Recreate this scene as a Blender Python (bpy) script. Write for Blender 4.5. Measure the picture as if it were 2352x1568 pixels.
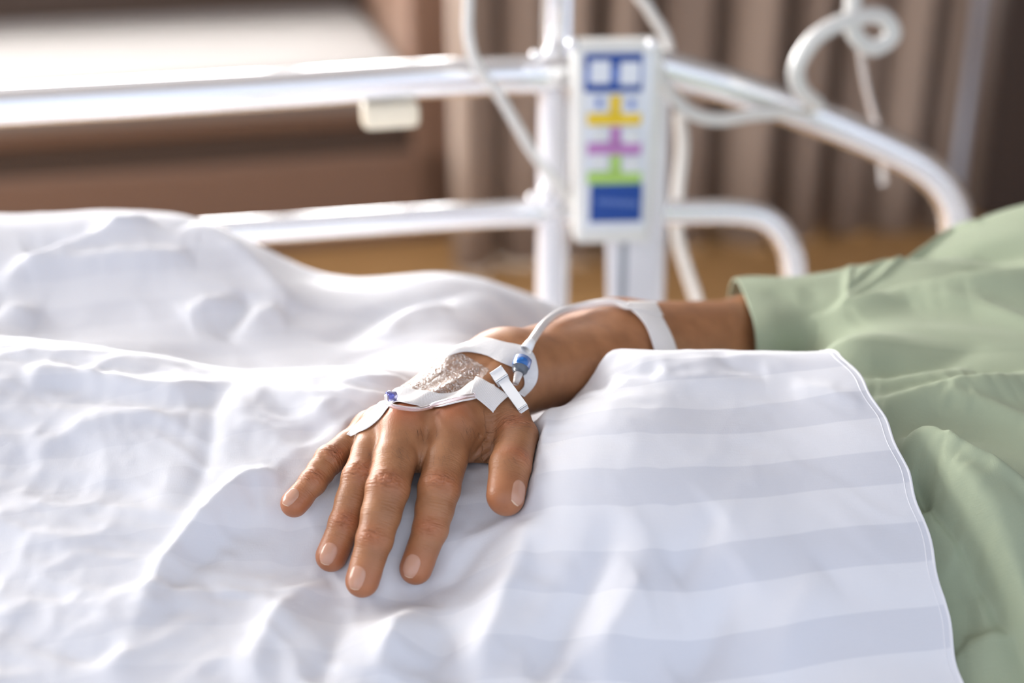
import bpy, bmesh, math, random
import numpy as np
from mathutils import Vector, Matrix
from mathutils.bvhtree import BVHTree

for o in list(bpy.data.objects): bpy.data.objects.remove(o, do_unlink=True)
S = bpy.context.scene
COL = S.collection

# ------------------------------------------------------------------ camera
CAM_H = 1.2; PITCH = math.radians(24.0); FPX = 3267.0
cd = bpy.data.cameras.new('camera'); cd.lens = 50.0; cd.sensor_width = 36.0; cd.sensor_fit = 'HORIZONTAL'
cam = bpy.data.objects.new('camera', cd); COL.objects.link(cam)
cam.location = (0, 0, CAM_H); cam.rotation_euler = (math.pi/2 - PITCH, 0, 0)
cd.clip_start = 0.02; cd.clip_end = 60
cd.dof.use_dof = True; cd.dof.focus_distance = 0.768; cd.dof.aperture_fstop = 2.9
S.camera = cam

# ------------------------------------------------------------------ light
S.view_settings.view_transform = 'Standard'; S.view_settings.look = 'None'
S.view_settings.gamma = 1.0; S.view_settings.use_curve_mapping = False
S.view_settings.exposure = 0.88
w = bpy.data.worlds.new('daylight'); S.world = w; w.use_nodes = True
bg = w.node_tree.nodes['Background']; bg.inputs[0].default_value = (0.79, 0.86, 1.0, 1); bg.inputs[1].default_value = 0.85
def area(name, loc, target, sx, sy, power, color):
    ld = bpy.data.lights.new(name, 'AREA'); ld.shape = 'RECTANGLE'; ld.size = sx; ld.size_y = sy
    ld.energy = power; ld.color = color
    o = bpy.data.objects.new(name, ld); COL.objects.link(o); o.location = loc
    d = Vector(target) - Vector(loc); o.rotation_euler = d.to_track_quat('-Z', 'Y').to_euler()
    return o
area('left_daylight', (-3.0, 1.6, 1.9), (0, .75, .8), 1.6, 1.4, 60, (1.0, .985, .96))

# ------------------------------------------------------------------ helpers
CP, SP = math.cos(PITCH), math.sin(PITCH)
def P(px, py, d):
    u = (px-1176.0)/FPX; v = (784.0-py)/FPX
    return np.array([u*d, d*(CP+v*SP), CAM_H + d*(-SP+v*CP)])
ROOM = math.radians(14.0)
E1 = np.array([math.cos(ROOM), math.sin(ROOM), 0]); E2 = np.array([-math.sin(ROOM), math.cos(ROOM), 0])
def W(u, v, z): return E1*u + E2*v + np.array([0, 0, z])
def on_plane(px, py, v0):
    """point seen at a pixel on the upright plane at distance v0 along the room's depth axis"""
    r = P(px, py, 1.0) - np.array([0, 0, CAM_H])
    t = v0 / float(r @ E2)
    return np.array([0, 0, CAM_H]) + r*t

def tag(o, label=None, cat=None, group=None, kind=None):
    if label: o['label'] = label
    if cat: o['category'] = cat
    if group: o['group'] = group
    if kind: o['kind'] = kind
    return o
def empty(name, loc=(0, 0, 0), rz=0.0):
    o = bpy.data.objects.new(name, None); COL.objects.link(o); o.location = loc; o.rotation_euler = (0, 0, rz)
    o.empty_display_size = .02
    return o
def link(name, me, mat, parent=None, smooth=True):
    o = bpy.data.objects.new(name, me); COL.objects.link(o)
    if mat: me.materials.append(mat)
    if smooth and len(me.polygons): me.polygons.foreach_set('use_smooth', [True]*len(me.polygons))
    if parent is not None:
        o.parent = parent
        bpy.context.view_layer.update()
        o.matrix_parent_inverse = parent.matrix_world.inverted()
    return o
def mesh(name, V, F):
    me = bpy.data.meshes.new(name); me.from_pydata([tuple(map(float, v)) for v in V], [], [tuple(int(i) for i in f) for f in F]); me.update()
    return me
def grid_faces(nu, nv, wrap=False):
    F = []
    for i in range(nu-1):
        for j in range(nv - (0 if wrap else 1)):
            k = (j+1) % nv
            F.append((i*nv+j, (i+1)*nv+j, (i+1)*nv+k, i*nv+k))
    return F
def catmull(pts, n=12):
    pts = [np.array(p, float) for p in pts]
    q = [2*pts[0]-pts[1]] + pts + [2*pts[-1]-pts[-2]]
    out = []
    for i in range(1, len(q)-2):
        for k in range(n):
            t = k/n
            a, b, c, d = q[i-1], q[i], q[i+1], q[i+2]
            out.append(.5*((2*b)+(-a+c)*t+(2*a-5*b+4*c-d)*t*t+(-a+3*b-3*c+d)*t**3))
    out.append(pts[-1]); return np.array(out)
def tube_vf(path, r, ns=16, cap=True):
    path = np.array(path); n = len(path)
    rr = np.array(r if hasattr(r, '__len__') else [r]*n, float)
    if len(rr) != n: rr = np.interp(np.linspace(0, 1, n), np.linspace(0, 1, len(rr)), rr)
    T = np.gradient(path, axis=0); T /= np.linalg.norm(T, axis=1)[:, None]+1e-12
    up = np.array([0, 0, 1.0]) if abs(T[0][2]) < .9 else np.array([1.0, 0, 0])
    N = np.cross(T[0], up); N /= np.linalg.norm(N)
    V = []
    for i in range(n):
        N = N - T[i]*(N@T[i]); N /= np.linalg.norm(N); B = np.cross(T[i], N)
        for k in range(ns):
            a = 2*math.pi*k/ns
            V.append(path[i] + rr[i]*(math.cos(a)*N+math.sin(a)*B))
    F = grid_faces(n, ns, True)
    if cap:
        F.append(tuple(range(ns))[::-1]); F.append(tuple(range((n-1)*ns, n*ns)))
    return V, F
def tube(name, path, r, mat, parent=None, ns=16):
    V, F = tube_vf(path, r, ns); return link(name, mesh(name, V, F), mat, parent)
def bmobj(name, bm, mat, parent=None, smooth=True):
    me = bpy.data.meshes.new(name); bm.to_mesh(me); bm.free()
    o = link(name, me, mat, parent, smooth); return o
def box(name, c, half, mat, parent=None, axes=None, bevel=.003, seg=3, taper=1.0):
    """rounded box; axes = 3 unit vectors, c centre, half extents"""
    bm = bmesh.new(); bmesh.ops.create_cube(bm, size=2)
    A = axes if axes is not None else (np.array([1., 0, 0]), np.array([0, 1., 0]), np.array([0, 0, 1.]))
    for v in bm.verts:
        k = taper if v.co.z < 0 else 1.0
        p = np.array(c) + A[0]*v.co.x*half[0]*k + A[1]*v.co.y*half[1] + A[2]*v.co.z*half[2]
        v.co = Vector(p)
    if bevel > 0:
        bmesh.ops.bevel(bm, geom=list(bm.edges), offset=bevel, segments=seg, affect='EDGES', profile=.5)
    bmesh.ops.recalc_face_normals(bm, faces=bm.faces)
    o = bmobj(name, bm, mat, parent)
    m = o.modifiers.new('wn', 'WEIGHTED_NORMAL'); m.keep_sharp = False
    return o

# ------------------------------------------------------------------ materials
def mat(name, color, rough=.6, metal=0.0, **kw):
    m = bpy.data.materials.new(name); m.use_nodes = True
    b = m.node_tree.nodes['Principled BSDF']
    b.inputs['Base Color'].default_value = (*color, 1); b.inputs['Roughness'].default_value = rough; b.inputs['Metallic'].default_value = metal
    for k, v in kw.items(): b.inputs[k.replace('_', ' ')].default_value = v
    return m
def nd(m, t, **kw):
    n = m.node_tree.nodes.new(t)
    for k, v in kw.items(): setattr(n, k, v)
    return n
def lk(m, a, b): m.node_tree.links.new(a, b)
def bump_noise(m, scale, strength, dist=.001, coord='Object', stretch=(1, 1, 1), detail=4):
    b = m.node_tree.nodes['Principled BSDF']
    tc = nd(m, 'ShaderNodeTexCoord'); mp = nd(m, 'ShaderNodeMapping'); mp.inputs['Scale'].default_value = stretch
    nz = nd(m, 'ShaderNodeTexNoise'); nz.inputs['Scale'].default_value = scale; nz.inputs['Detail'].default_value = detail
    bp = nd(m, 'ShaderNodeBump'); bp.inputs['Strength'].default_value = strength; bp.inputs['Distance'].default_value = dist
    lk(m, tc.outputs[coord], mp.inputs[0]); lk(m, mp.outputs[0], nz.inputs['Vector']); lk(m, nz.outputs[0], bp.inputs['Height']); lk(m, bp.outputs[0], b.inputs['Normal'])
    return nz
def color_noise(m, scale, c1, c2, stretch=(1, 1, 1), detail=3, lo=.3, hi=.7):
    b = m.node_tree.nodes['Principled BSDF']
    tc = nd(m, 'ShaderNodeTexCoord'); mp = nd(m, 'ShaderNodeMapping'); mp.inputs['Scale'].default_value = stretch
    nz = nd(m, 'ShaderNodeTexNoise'); nz.inputs['Scale'].default_value = scale; nz.inputs['Detail'].default_value = detail
    cr = nd(m, 'ShaderNodeValToRGB'); cr.color_ramp.elements[0].position = lo; cr.color_ramp.elements[1].position = hi
    cr.color_ramp.elements[0].color = (*c1, 1); cr.color_ramp.elements[1].color = (*c2, 1)
    lk(m, tc.outputs['Object'], mp.inputs[0]); lk(m, mp.outputs[0], nz.inputs['Vector']); lk(m, nz.outputs[0], cr.inputs[0]); lk(m, cr.outputs[0], b.inputs['Base Color'])

def cloth_material(name, base, alt, stripes=True, sheen=.12, weave=1.0):
    m = mat(name, base, .75); b = m.node_tree.nodes['Principled BSDF']
    b.inputs['Sheen Weight'].default_value = sheen; b.inputs['Sheen Roughness'].default_value = .4
    b.inputs['Specular IOR Level'].default_value = .25
    at = nd(m, 'ShaderNodeAttribute'); at.attribute_name = 'cloth'   # x across, y along the cloth, in metres
    if stripes:
        sx = nd(m, 'ShaderNodeSeparateXYZ'); lk(m, at.outputs['Vector'], sx.inputs[0])
        mu = nd(m, 'ShaderNodeMath', operation='MULTIPLY'); mu.inputs[1].default_value = 1/.046; lk(m, sx.outputs[1], mu.inputs[0])
        fr = nd(m, 'ShaderNodeMath', operation='FRACT'); lk(m, mu.outputs[0], fr.inputs[0])
        cr = nd(m, 'ShaderNodeValToRGB'); e = cr.color_ramp.elements
        e[0].position = 0; e[0].color = (0, 0, 0, 1); e[1].position = .02; e[1].color = (1, 1, 1, 1)
        n1 = e.new(.48); n1.color = (1, 1, 1, 1); n2 = e.new(.50); n2.color = (0, 0, 0, 1)
        lk(m, fr.outputs[0], cr.inputs[0])
        mx = nd(m, 'ShaderNodeMix', data_type='RGBA'); mx.inputs[6].default_value = (*base, 1); mx.inputs[7].default_value = (*alt, 1)
        fa = nd(m, 'ShaderNodeMath', operation='MULTIPLY'); lk(m, cr.outputs[0], fa.inputs[0]); lk(m, sx.outputs[2], fa.inputs[1]); lk(m, fa.outputs[0], mx.inputs[0]); lk(m, mx.outputs[2], b.inputs['Base Color'])
        mr = nd(m, 'ShaderNodeMapRange'); mr.inputs[3].default_value = .8; mr.inputs[4].default_value = .5
        lk(m, cr.outputs[0], mr.inputs[0]); lk(m, mr.outputs[0], b.inputs['Roughness'])
    # weave: two crossed fine waves + slubs
    mp = nd(m, 'ShaderNodeMapping'); mp.inputs['Scale'].default_value = (120, 900, 1); lk(m, at.outputs['Vector'], mp.inputs[0])
    nz = nd(m, 'ShaderNodeTexNoise'); nz.inputs['Scale'].default_value = 1.0; nz.inputs['Detail'].default_value = 3; lk(m, mp.outputs[0], nz.inputs['Vector'])
    mp2 = nd(m, 'ShaderNodeMapping'); mp2.inputs['Scale'].default_value = (1500, 500, 1); lk(m, at.outputs['Vector'], mp2.inputs[0])
    nz2 = nd(m, 'ShaderNodeTexNoise'); nz2.inputs['Scale'].default_value = 1.0; nz2.inputs['Detail'].default_value = 2; lk(m, mp2.outputs[0], nz2.inputs['Vector'])
    ad = nd(m, 'ShaderNodeMath', operation='ADD'); lk(m, nz.outputs[0], ad.inputs[0]); lk(m, nz2.outputs[0], ad.inputs[1])
    bp = nd(m, 'ShaderNodeBump'); bp.inputs['Strength'].default_value = .35*weave; bp.inputs['Distance'].default_value = .0004
    lk(m, ad.outputs[0], bp.inputs['Height']); lk(m, bp.outputs[0], b.inputs['Normal'])
    return m

M_DUVET = cloth_material('white striped sateen', (.735, .75, .80), (.64, .66, .725), weave=.5)
M_SHIRT = cloth_material('sage green cotton', (.315, .37, .265), (.3, .4, .3), stripes=False, sheen=.08)
M_LINEN = mat('white linen', (.80, .80, .82), .8)
M_CHROME = mat('polished steel', (.80, .81, .84), .14, .80, Specular_IOR_Level=.9)
M_ENAMEL = mat('white enamelled steel', (.74, .75, .80), .3, .25)
M_PLASTIC = mat('off white plastic', (.70, .71, .69), .45)
M_CREAM = mat('cream rubber', (.80, .73, .58), .5)
M_PVC = mat('milky plastic hose', (.68, .68, .66), .35, 0, Transmission_Weight=.15)
M_PVC_THIN = mat('clear plastic tubing', (.90, .88, .88), .2, 0, Transmission_Weight=.45, IOR=1.2)
M_BLUE = mat('blue print', (.002, .055, .30), .5)
M_PALEBLUE = mat('pale blue print', (.13, .22, .55), .5)
M_YELLOW = mat('yellow print', (.78, .55, .02), .5)
M_PURPLE = mat('purple print', (.46, .20, .48), .5)
M_GREEN = mat('green print', (.38, .60, .14), .5)
M_KEY = mat('pale keys', (.70, .74, .80), .5)
M_GREY = mat('grey rubber', (.25, .28, .33), .5)
M_CORE = mat('smoke plastic', (.10, .12, .15), .12)
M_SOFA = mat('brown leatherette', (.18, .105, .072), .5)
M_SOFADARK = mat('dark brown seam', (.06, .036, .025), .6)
M_CUSHION = mat('pale grey upholstery', (.25, .235, .23), .95)
M_CURTAIN = mat('taupe curtain cloth', (.31, .245, .205), .85)
M_DARKWALL = mat('dark brown wall panel', (.045, .03, .025), .7)
M_FLOOR = mat('golden wood floor', (.36, .2, .08), .45)
color_noise(M_FLOOR, 6, (.30, .165, .062), (.40, .23, .095), stretch=(1, 8, 1))
bump_noise(M_SOFA, 300, .3, .0008)
bump_noise(M_CUSHION, 500, .3, .0008)

# ------------------------------------------------------------------ the body: implicit surface of arm and hand
# joints as (pixel x, pixel y, depth)
J = dict(
 little=[(848, 992, .803), (754, 1058, .776), (717, 1109, .763), (676, 1155, .757)],
 ring=[(874, 985, .788), (826, 1100, .760), (792, 1204, .749), (761, 1276, .744)],
 middle=[(925, 990, .774), (890, 1124, .746), (860, 1240, .735), (832, 1332, .729)],
 index=[(1040, 988, .777), (1008, 1124, .751), (988, 1216, .743), (955, 1304, .738)],
 thumb=[(1120, 905, .825), (1189, 1003, .783), (1172, 1070, .757), (1161, 1139, .744)])
R = dict(little=[.0098, .0083, .0073, .0072], ring=[.0112, .0100, .0087, .0080],
         middle=[.0122, .0118, .0097, .0085], index=[.0122, .0115, .0094, .0083],
         thumb=[.0140, .0112, .0116, .0100])
JW = {k: [P(*q) for q in v] for k, v in J.items()}
WR = P(1175, 850, .838)                      # wrist centre
ELB = P(1740, 815, 1.03); FA = P(1430, 822, .925)
UP = np.array([0, 0, 1.0])
def unit(v): return v/np.linalg.norm(v)
armdir = unit(FA-WR); armside = unit(np.cross(armdir, UP))

def axis_pts(lo, hi, fl, fh, h, H):
    a = [lo]
    while a[-1] < hi:
        x = a[-1]
        dist = max(fl-x, x-fh, 0)
        a.append(x + min(H, h + dist*.09))
    return np.array(a)
GX = axis_pts(-.135, .36, -.125, .036, .00062, .005)
GY = axis_pts(.585, 1.10, .595, .76, .00062, .005)
GZ = axis_pts(.715, .885, .778, .870, .00062, .003)
D = np.full((len(GX), len(GY), len(GZ)), .05, np.float32)

def sl(pts, pad):
    pts = np.array(pts); lo = pts.min(0)-pad; hi = pts.max(0)+pad
    r = []
    for G, a, b in ((GX, lo[0], hi[0]), (GY, lo[1], hi[1]), (GZ, lo[2], hi[2])):
        i0 = max(int(np.searchsorted(G, a))-1, 0); i1 = min(int(np.searchsorted(G, b))+1, len(G)); r.append(slice(i0, i1))
    return tuple(r)
def coords(s):
    return (GX[s[0]].astype(np.float32)[:, None, None], GY[s[1]].astype(np.float32)[None, :, None], GZ[s[2]].astype(np.float32)[None, None, :])
def cone(c, a, b, ra, rb, n=None, flat=1.0):
    x, y, z = c; ab = b-a; L2 = float(ab@ab)
    dx, dy, dz = x-a[0], y-a[1], z-a[2]
    h = np.clip((dx*ab[0]+dy*ab[1]+dz*ab[2])/L2, 0, 1)
    qx, qy, qz = dx-h*ab[0], dy-h*ab[1], dz-h*ab[2]
    d2 = qx*qx+qy*qy+qz*qz
    if n is not None:
        t = qx*n[0]+qy*n[1]+qz*n[2]; d2 = d2 + (flat*flat-1)*t*t
    return np.sqrt(d2) - (ra+(rb-ra)*h)
def smin(a, b, k):
    h = np.clip(.5+.5*(b-a)/k, 0, 1)
    return b+(a-b)*h-k*h*(1-h)
def merge(fn, pts, pad, k):
    s = sl(pts, pad); c = coords(s); d = fn(c).astype(np.float32); D[s] = smin(D[s], d, k)

camdir = unit(P(925, 1000, 1.0)-np.array([0, 0, CAM_H]))
def frame(a, b, roll=0.0):
    """t along, n dorsal (towards camera, rolled), s side"""
    t = unit(b-a); n = -camdir; n = unit(n - t*(n@t)); s = np.cross(t, n)
    r = math.radians(roll); n2 = math.cos(r)*n + math.sin(r)*s; s2 = np.cross(t, n2)
    return t, n2, s2

# palm and forearm first
def palm(c):
    d = None
    rw = .0125
    bases = dict(little=WR+armside*-.013, ring=WR+armside*-.006, middle=WR+armside*.001, index=WR+armside*.009)
    for f in ('little', 'ring', 'middle', 'index'):
        m = JW[f][0] + np.array([0, .002, -.002]); b = bases[f] + np.array([0, 0, 0])
        q = cone(c, b, m, rw*1.25, R[f][0]*.98)
        d = q if d is None else smin(d, q, .009)
    # heel and palm filling beneath
    pm = (JW['ring'][0]+JW['middle'][0])/2 + np.array([0, .006, -.008]); im = JW['index'][0]+np.array([-.004, .008, -.009])
    d = smin(d, cone(c, WR+np.array([0, -.004, -.006]), pm, .0165, .011), .010)
    d = smin(d, cone(c, WR+np.array([0, -.006, -.006]), im, .0165, .011), .010)
    return d
merge(palm, [WR]+[JW[f][0] for f in ('little', 'ring', 'middle', 'index')], .035, .004)
# the outer (little finger) side of the back of the hand and wrist
def carpal(c):
    a, b_ = P(945, 922, .797), P(1052, 850, .825)
    return smin(cone(c, a, b_, .0100, .0125), cone(c, b_, WR+UP*.002-armside*.004, .0125, .0190), .006)
merge(carpal, [P(945, 922, .797), WR], .035, .008)
def tendons(c):
    d = None
    for f in ('little', 'ring', 'middle', 'index'):
        m = JW[f][0]; top = np.array([0, -.001, 1.])*(R[f][0]-.0012)
        a = WR + armside*{'little': -.008, 'ring': -.003, 'middle': .001, 'index': .005}[f] + UP*.013
        q = cone(c, a, m+top, .0022, .0024); d = q if d is None else np.minimum(d, q)
    return d
merge(tendons, [WR]+[JW[f][0] for f in ('little', 'ring', 'middle', 'index')], .03, .006)
def knuckles(c):
    d = None
    for f in ('little', 'ring', 'middle', 'index'):
        m = JW[f][0] + np.array([0, .001, R[f][0]-(.0068 if f in ('middle', 'index') else .0085)]); q = cone(c, m, m+np.array([.0001, -.002, 0]), .0078, .0072)
        d = q if d is None else np.minimum(d, q)
    return d
merge(knuckles, [JW[f][0] for f in ('little', 'ring', 'middle', 'index')], .03, .006)
def arm(c):
    d = smin(cone(c, WR+armside*.009, FA+armside*.014-armdir*.02, .0185, .031), cone(c, WR-armside*.009, FA-armside*.012, .0185, .031), .014)
    d = smin(d, cone(c, FA, ELB, .0365, .0400), .02)
    return d
merge(arm, [WR, FA, ELB], .06, .014)
SH = ELB + np.array([.13, .0, .02])
merge(lambda c: cone(c, ELB, SH, .040, .040), [ELB, SH], .07, .02)
# thumb
T0, T1, T2, T3 = JW['thumb']
def thumb(c):
    d = cone(c, T0, T1, .0155, .0115)
    d = smin(d, cone(c, T1, T2, .0112, .0112), .002)
    n = frame(T2, T3, -30)[1]
    d = smin(d, cone(c, T2, T3, R['thumb'][2]*1.0, R['thumb'][3]*1.06, n, 1.12), .002)
    # web muscle between thumb and index
    mi = JW['index'][0]*.62 + WR*.38
    d = smin(d, cone(c, mi+np.array([.004, 0, -.006]), T1*.65+T0*.35+np.array([0, .004, -.003]), .0105, .0100), .010)
    d = smin(d, cone(c, P(1050, 1012, .785), P(1160, 1020, .790), .0090, .0085), .006)
    d = smin(d, cone(c, P(1062, 1040, .780), P(1150, 1046, .782), .0045, .0045), .006)
    return d
merge(thumb, [T0, T1, T2, T3, WR], .035, .009)
def webs(c):
    d = cone(c, P(925, 1050, .767), P(1015, 1050, .767), .0085, .0085)
    d = np.minimum(d, cone(c, P(868, 1040, .779), P(905, 1040, .772), .0070, .0075))
    return np.minimum(d, cone(c, P(815, 1022, .795), P(862, 1020, .788), .0060, .0065))
merge(webs, [P(925, 1050, .767), P(1015, 1050, .767), P(815, 1022, .795)], .03, .006)
# fingers
ROLL = dict(little=38, ring=16, middle=27, index=24, thumb=-44)
for f in ('little', 'ring', 'middle', 'index'):
    p = JW[f]; r = R[f]
    def fn(c, p=p, r=r, f=f):
        tip_n = frame(p[2], p[3], ROLL[f]*.8)[1]
        mid = p[0]*.5+p[1]*.5; rm = (r[0]*.55+r[1]*.45)*.975
        d = smin(cone(c, p[0], mid, r[0]*.97, rm), cone(c, mid, p[1], rm, r[1]*.965), .0016)
        m2 = p[1]*.5+p[2]*.5; r2 = (r[1]+r[2])/2*.975
        d = smin(d, cone(c, p[1], m2, r[1]*.965, r2), .0016)
        d = smin(d, cone(c, m2, p[2], r2, r[2]*.97), .0016)
        d = smin(d, cone(c, p[2], p[3], r[2]*.965, r[3]*1.02, tip_n, 1.09), .0016)
        for i, k in ((1, .0024), (2, .0012)):
            t, n, s = frame(p[i-1], p[i+1])
            a = p[i]+n*k - t*.0005
            d = smin(d, cone(c, a-s*.0012, a+s*.0012, r[i]*.79, r[i]*.79), .003)
        # pulp of the fingertip
        t, n, s = frame(p[2], p[3], ROLL[f]*.8)
        a = p[3]-n*.0012-t*.004
        d = smin(d, cone(c, a, p[3]-n*.0008, r[3]*.96, r[3]*.96), .0016)
        return d
    sfin = sl(p, .025); c = coords(sfin); d = fn(c).astype(np.float32)
    base = p[0]
    # wide blend at the base, crisp further out
    L = float(np.linalg.norm(p[1]-p[0])); ax = unit(p[1]-p[0])
    al = (c[0]-base[0])*ax[0]+(c[1]-base[1])*ax[1]+(c[2]-base[2])*ax[2]
    k = np.clip(.008*(1-al/(L*.62)), .0009, .008).astype(np.float32)
    a = D[sfin]; h = np.clip(.5+.5*(d-a)/k, 0, 1); D[sfin] = d+(a-d)*h-k*h*(1-h)

# naive surface nets
ins = D < 0
def build_nets():
    nx, ny, nz = D.shape
    acc = {}
    shape = (nx-1, ny-1, nz-1)
    psum = np.zeros(shape+(3,), np.float32); cnt = np.zeros(shape, np.uint8)
    G = (GX, GY, GZ)
    cross = []
    for ax in range(3):
        a = [slice(None)]*3; b = [slice(None)]*3; a[ax] = slice(0, -1); b[ax] = slice(1, None)
        A, B = D[tuple(a)], D[tuple(b)]
        X = (A < 0) != (B < 0)
        idx = np.argwhere(X); va = A[X]; vb = B[X]; t = va/(va-vb)
        pos = np.stack([G[q][idx[:, q]] for q in range(3)], 1).astype(np.float64)
        pos[:, ax] += t*(G[ax][idx[:, ax]+1]-G[ax][idx[:, ax]])
        o = [q for q in range(3) if q != ax]
        for d0 in (0, -1):
            for d1 in (0, -1):
                cidx = idx.copy(); cidx[:, o[0]] += d0; cidx[:, o[1]] += d1
                ok = np.all((cidx >= 0) & (cidx < np.array(shape)), axis=1)
                ci = cidx[ok]
                # each cell receives at most one crossing per (axis, offset): direct add is safe
                psum[ci[:, 0], ci[:, 1], ci[:, 2]] += pos[ok].astype(np.float32)
                cnt[ci[:, 0], ci[:, 1], ci[:, 2]] += 1
        cross.append((ax, idx, va < 0, o))
    cells = np.argwhere(cnt > 0); vid = np.full(shape, -1, np.int64)
    vid[cells[:, 0], cells[:, 1], cells[:, 2]] = np.arange(len(cells))
    V = psum[cells[:, 0], cells[:, 1], cells[:, 2]]/cnt[cells[:, 0], cells[:, 1], cells[:, 2]][:, None]
    F = []
    for ax, idx, sgn, o in cross:
        q = []
        for d0, d1 in ((0, 0), (-1, 0), (-1, -1), (0, -1)):
            c = idx.copy(); c[:, o[0]] += d0; c[:, o[1]] += d1; q.append(c)
        ok = np.ones(len(idx), bool)
        for c in q: ok &= np.all((c >= 0) & (c < np.array(shape)), axis=1)
        f = np.stack([vid[c[ok][:, 0], c[ok][:, 1], c[ok][:, 2]] for c in q], 1)
        flip = sgn[ok] if ax != 1 else ~sgn[ok]
        f[~flip] = f[~flip][:, ::-1]
        F.append(f)
    F = np.concatenate(F)
    return V.astype(np.float64), F
BV, BF = build_nets()
E = np.concatenate([BF[:, [0, 1]], BF[:, [1, 2]], BF[:, [2, 3]], BF[:, [3, 0]]]); E = np.unique(np.sort(E, 1), axis=0)
deg = np.bincount(E.ravel(), minlength=len(BV)).astype(float)
def lap(V):
    out = np.zeros_like(V)
    for k in range(3):
        out[:, k] = np.bincount(E[:, 0], V[E[:, 1], k], len(V)) + np.bincount(E[:, 1], V[E[:, 0], k], len(V))
    return out/deg[:, None]
for it in range(4):
    BV = BV + .55*(lap(BV)-BV); BV = BV - .57*(lap(BV)-BV)
# analytic field gradient as normals
def face_normals_v(V):
    n = np.cross(V[BF[:, 2]]-V[BF[:, 0]], V[BF[:, 3]]-V[BF[:, 1]])
    out = np.zeros_like(V)
    for j in range(4):
        for k in range(3): out[:, k] += np.bincount(BF[:, j], n[:, k], len(V))
    return out/(np.linalg.norm(out, axis=1)[:, None]+1e-12)
NB = face_normals_v(BV)
# attributes: crease coordinates and tone, plus real creases
fs = np.zeros(len(BV)); fw = np.zeros(len(BV)); fm = np.zeros(len(BV)); red = np.zeros(len(BV)); disp = np.zeros(len(BV)); best = np.full(len(BV), 9.)
rng = np.random.RandomState(4)
for f in ('little', 'ring', 'middle', 'index', 'thumb'):
    p = JW[f]; r = R[f]
    for i in range(len(p)-1):
        a, b = p[i], p[i+1]; ab = b-a; h = np.clip(((BV-a)@ab)/(ab@ab), 0, 1); q = BV-(a+h[:, None]*ab)
        dd = np.linalg.norm(q, axis=1)
        t, n, s = frame(a, b)
        m = (dd < best) & (dd < .02); best[m] = dd[m]
        fs[m] = (sum(np.linalg.norm(p[j+1]-p[j]) for j in range(i)) + h*np.linalg.norm(ab))[m]
        fw[m] = (q@s)[m]
        wgt = np.clip((h-.38)/.3, 0, 1)*.34 if i == 0 else np.full(len(BV), .34)
        if i == len(p)-2: wgt = wgt*np.clip((1.0-h)/.5, .15, 1)
        fm[m] = wgt[m]
    for i in (1, 2):
        t, n, s = frame(p[i-1], p[min(i+1, 3)], 4 if i == 1 else ROLL[f]*.4)
        q = BV-p[i]; al = q@t; wd = q@s; up = q@n
        near = (np.linalg.norm(q, axis=1) < .017)
        dors = np.clip((up-.001)/.005, 0, 1)*near
        lat = np.exp(-(wd/(r[i]*.72))**2)
        A = 1.0 if i == 1 else .55
        if f == 'thumb': A *= .8
        for cc, cw, am in (((-.0045, .0007, .45), (-.0026, .0007, .8), (-.0006, .0008, 1.0), (.0016, .0007, 1.0), (.0040, .0008, .6), (.0062, .0008, .25)) if i == 1 else ((-.0022, .0006, .6), (.0, .0007, .9), (.0021, .0006, .8), (.0042, .0006, .4))):
            curve = (1 if cc > 0 else -1)*abs(cc)*6.0
            off = al-cc + np.sign(cc)*(wd**2)*28*abs(cc)/.004*.35 + .0004*np.sin(wd*1400+cc*3000)
            disp -= A*am*.00085*np.exp(-(off/cw)**2)*dors*lat
        # little pads of skin on the joint
        for k in range(7 if i == 1 else 3):
            c0 = rng.uniform(-.003, .004); w0 = rng.uniform(-.6, .6)*r[i]
            disp += A*.00026*np.exp(-((al-c0)/.0014)**2-((wd-w0)/.0020)**2)*dors
        mm = np.exp(-(al/.0060)**2)*dors*np.exp(-(wd/(r[i]*.9))**2)
        own = (np.linalg.norm(q, axis=1) < .017) & (fw > -1); fm = np.where(own, np.maximum(fm, mm*(1.0 if i == 1 else .75)), fm)
        red = np.maximum(red, mm*.55)
    # fingertip is pinker
    q = np.linalg.norm(BV-p[3], axis=1); red = np.maximum(red, .75*np.exp(-(q/.0105)**2))
for f, am in (('middle', 1.0), ('index', .8), ('ring', .5)):
    k = JW[f][0]+np.array([0, 0, R[f][0]]); q = np.linalg.norm(BV-k, axis=1)
    red = np.maximum(red, am*np.exp(-(q/.0095)**2))
# folds of skin between the thumb and the index
def pixline_dist(V, pts, d):
    """distance of vertices from a polyline on the skin"""
    L = [P(x, y, dd) for x, y, dd in pts]; out = np.full(len(V), 9.)
    for a, b in zip(L[:-1], L[1:]):
        ab = b-a; h = np.clip(((V-a)@ab)/(ab@ab), 0, 1); q = V-(a+h[:, None]*ab)
        v = q - np.outer(q@camdir, camdir)   # across the line only
        out = np.minimum(out, np.where(np.abs(q@camdir) < .02, np.linalg.norm(v, axis=1), 9))
    return out
for pts, am, wd in (([(1160, 965, .79), (1140, 1020, .785), (1095, 1060, .785)], .0020, .0014),
                    ([(1178, 965, .79), (1152, 1010, .785), (1120, 1062, .785)], .0026, .0016),
                    ([(1140, 955, .79), (1115, 1010, .785), (1083, 1050, .785)], .0018, .0011),
                    ([(1120, 950, .79), (1100, 1000, .785), (1078, 1030, .785)], .0010, .0010)):
    q = pixline_dist(BV, pts, 0); m = NB@(-camdir) > .1
    disp -= am*np.exp(-(q/wd)**2)*m
fm = np.maximum(fm, .0)
BV2 = BV + NB*disp[:, None]
me = bpy.data.meshes.new('body'); me.vertices.add(len(BV2)); me.vertices.foreach_set('co', BV2.ravel())
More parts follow.
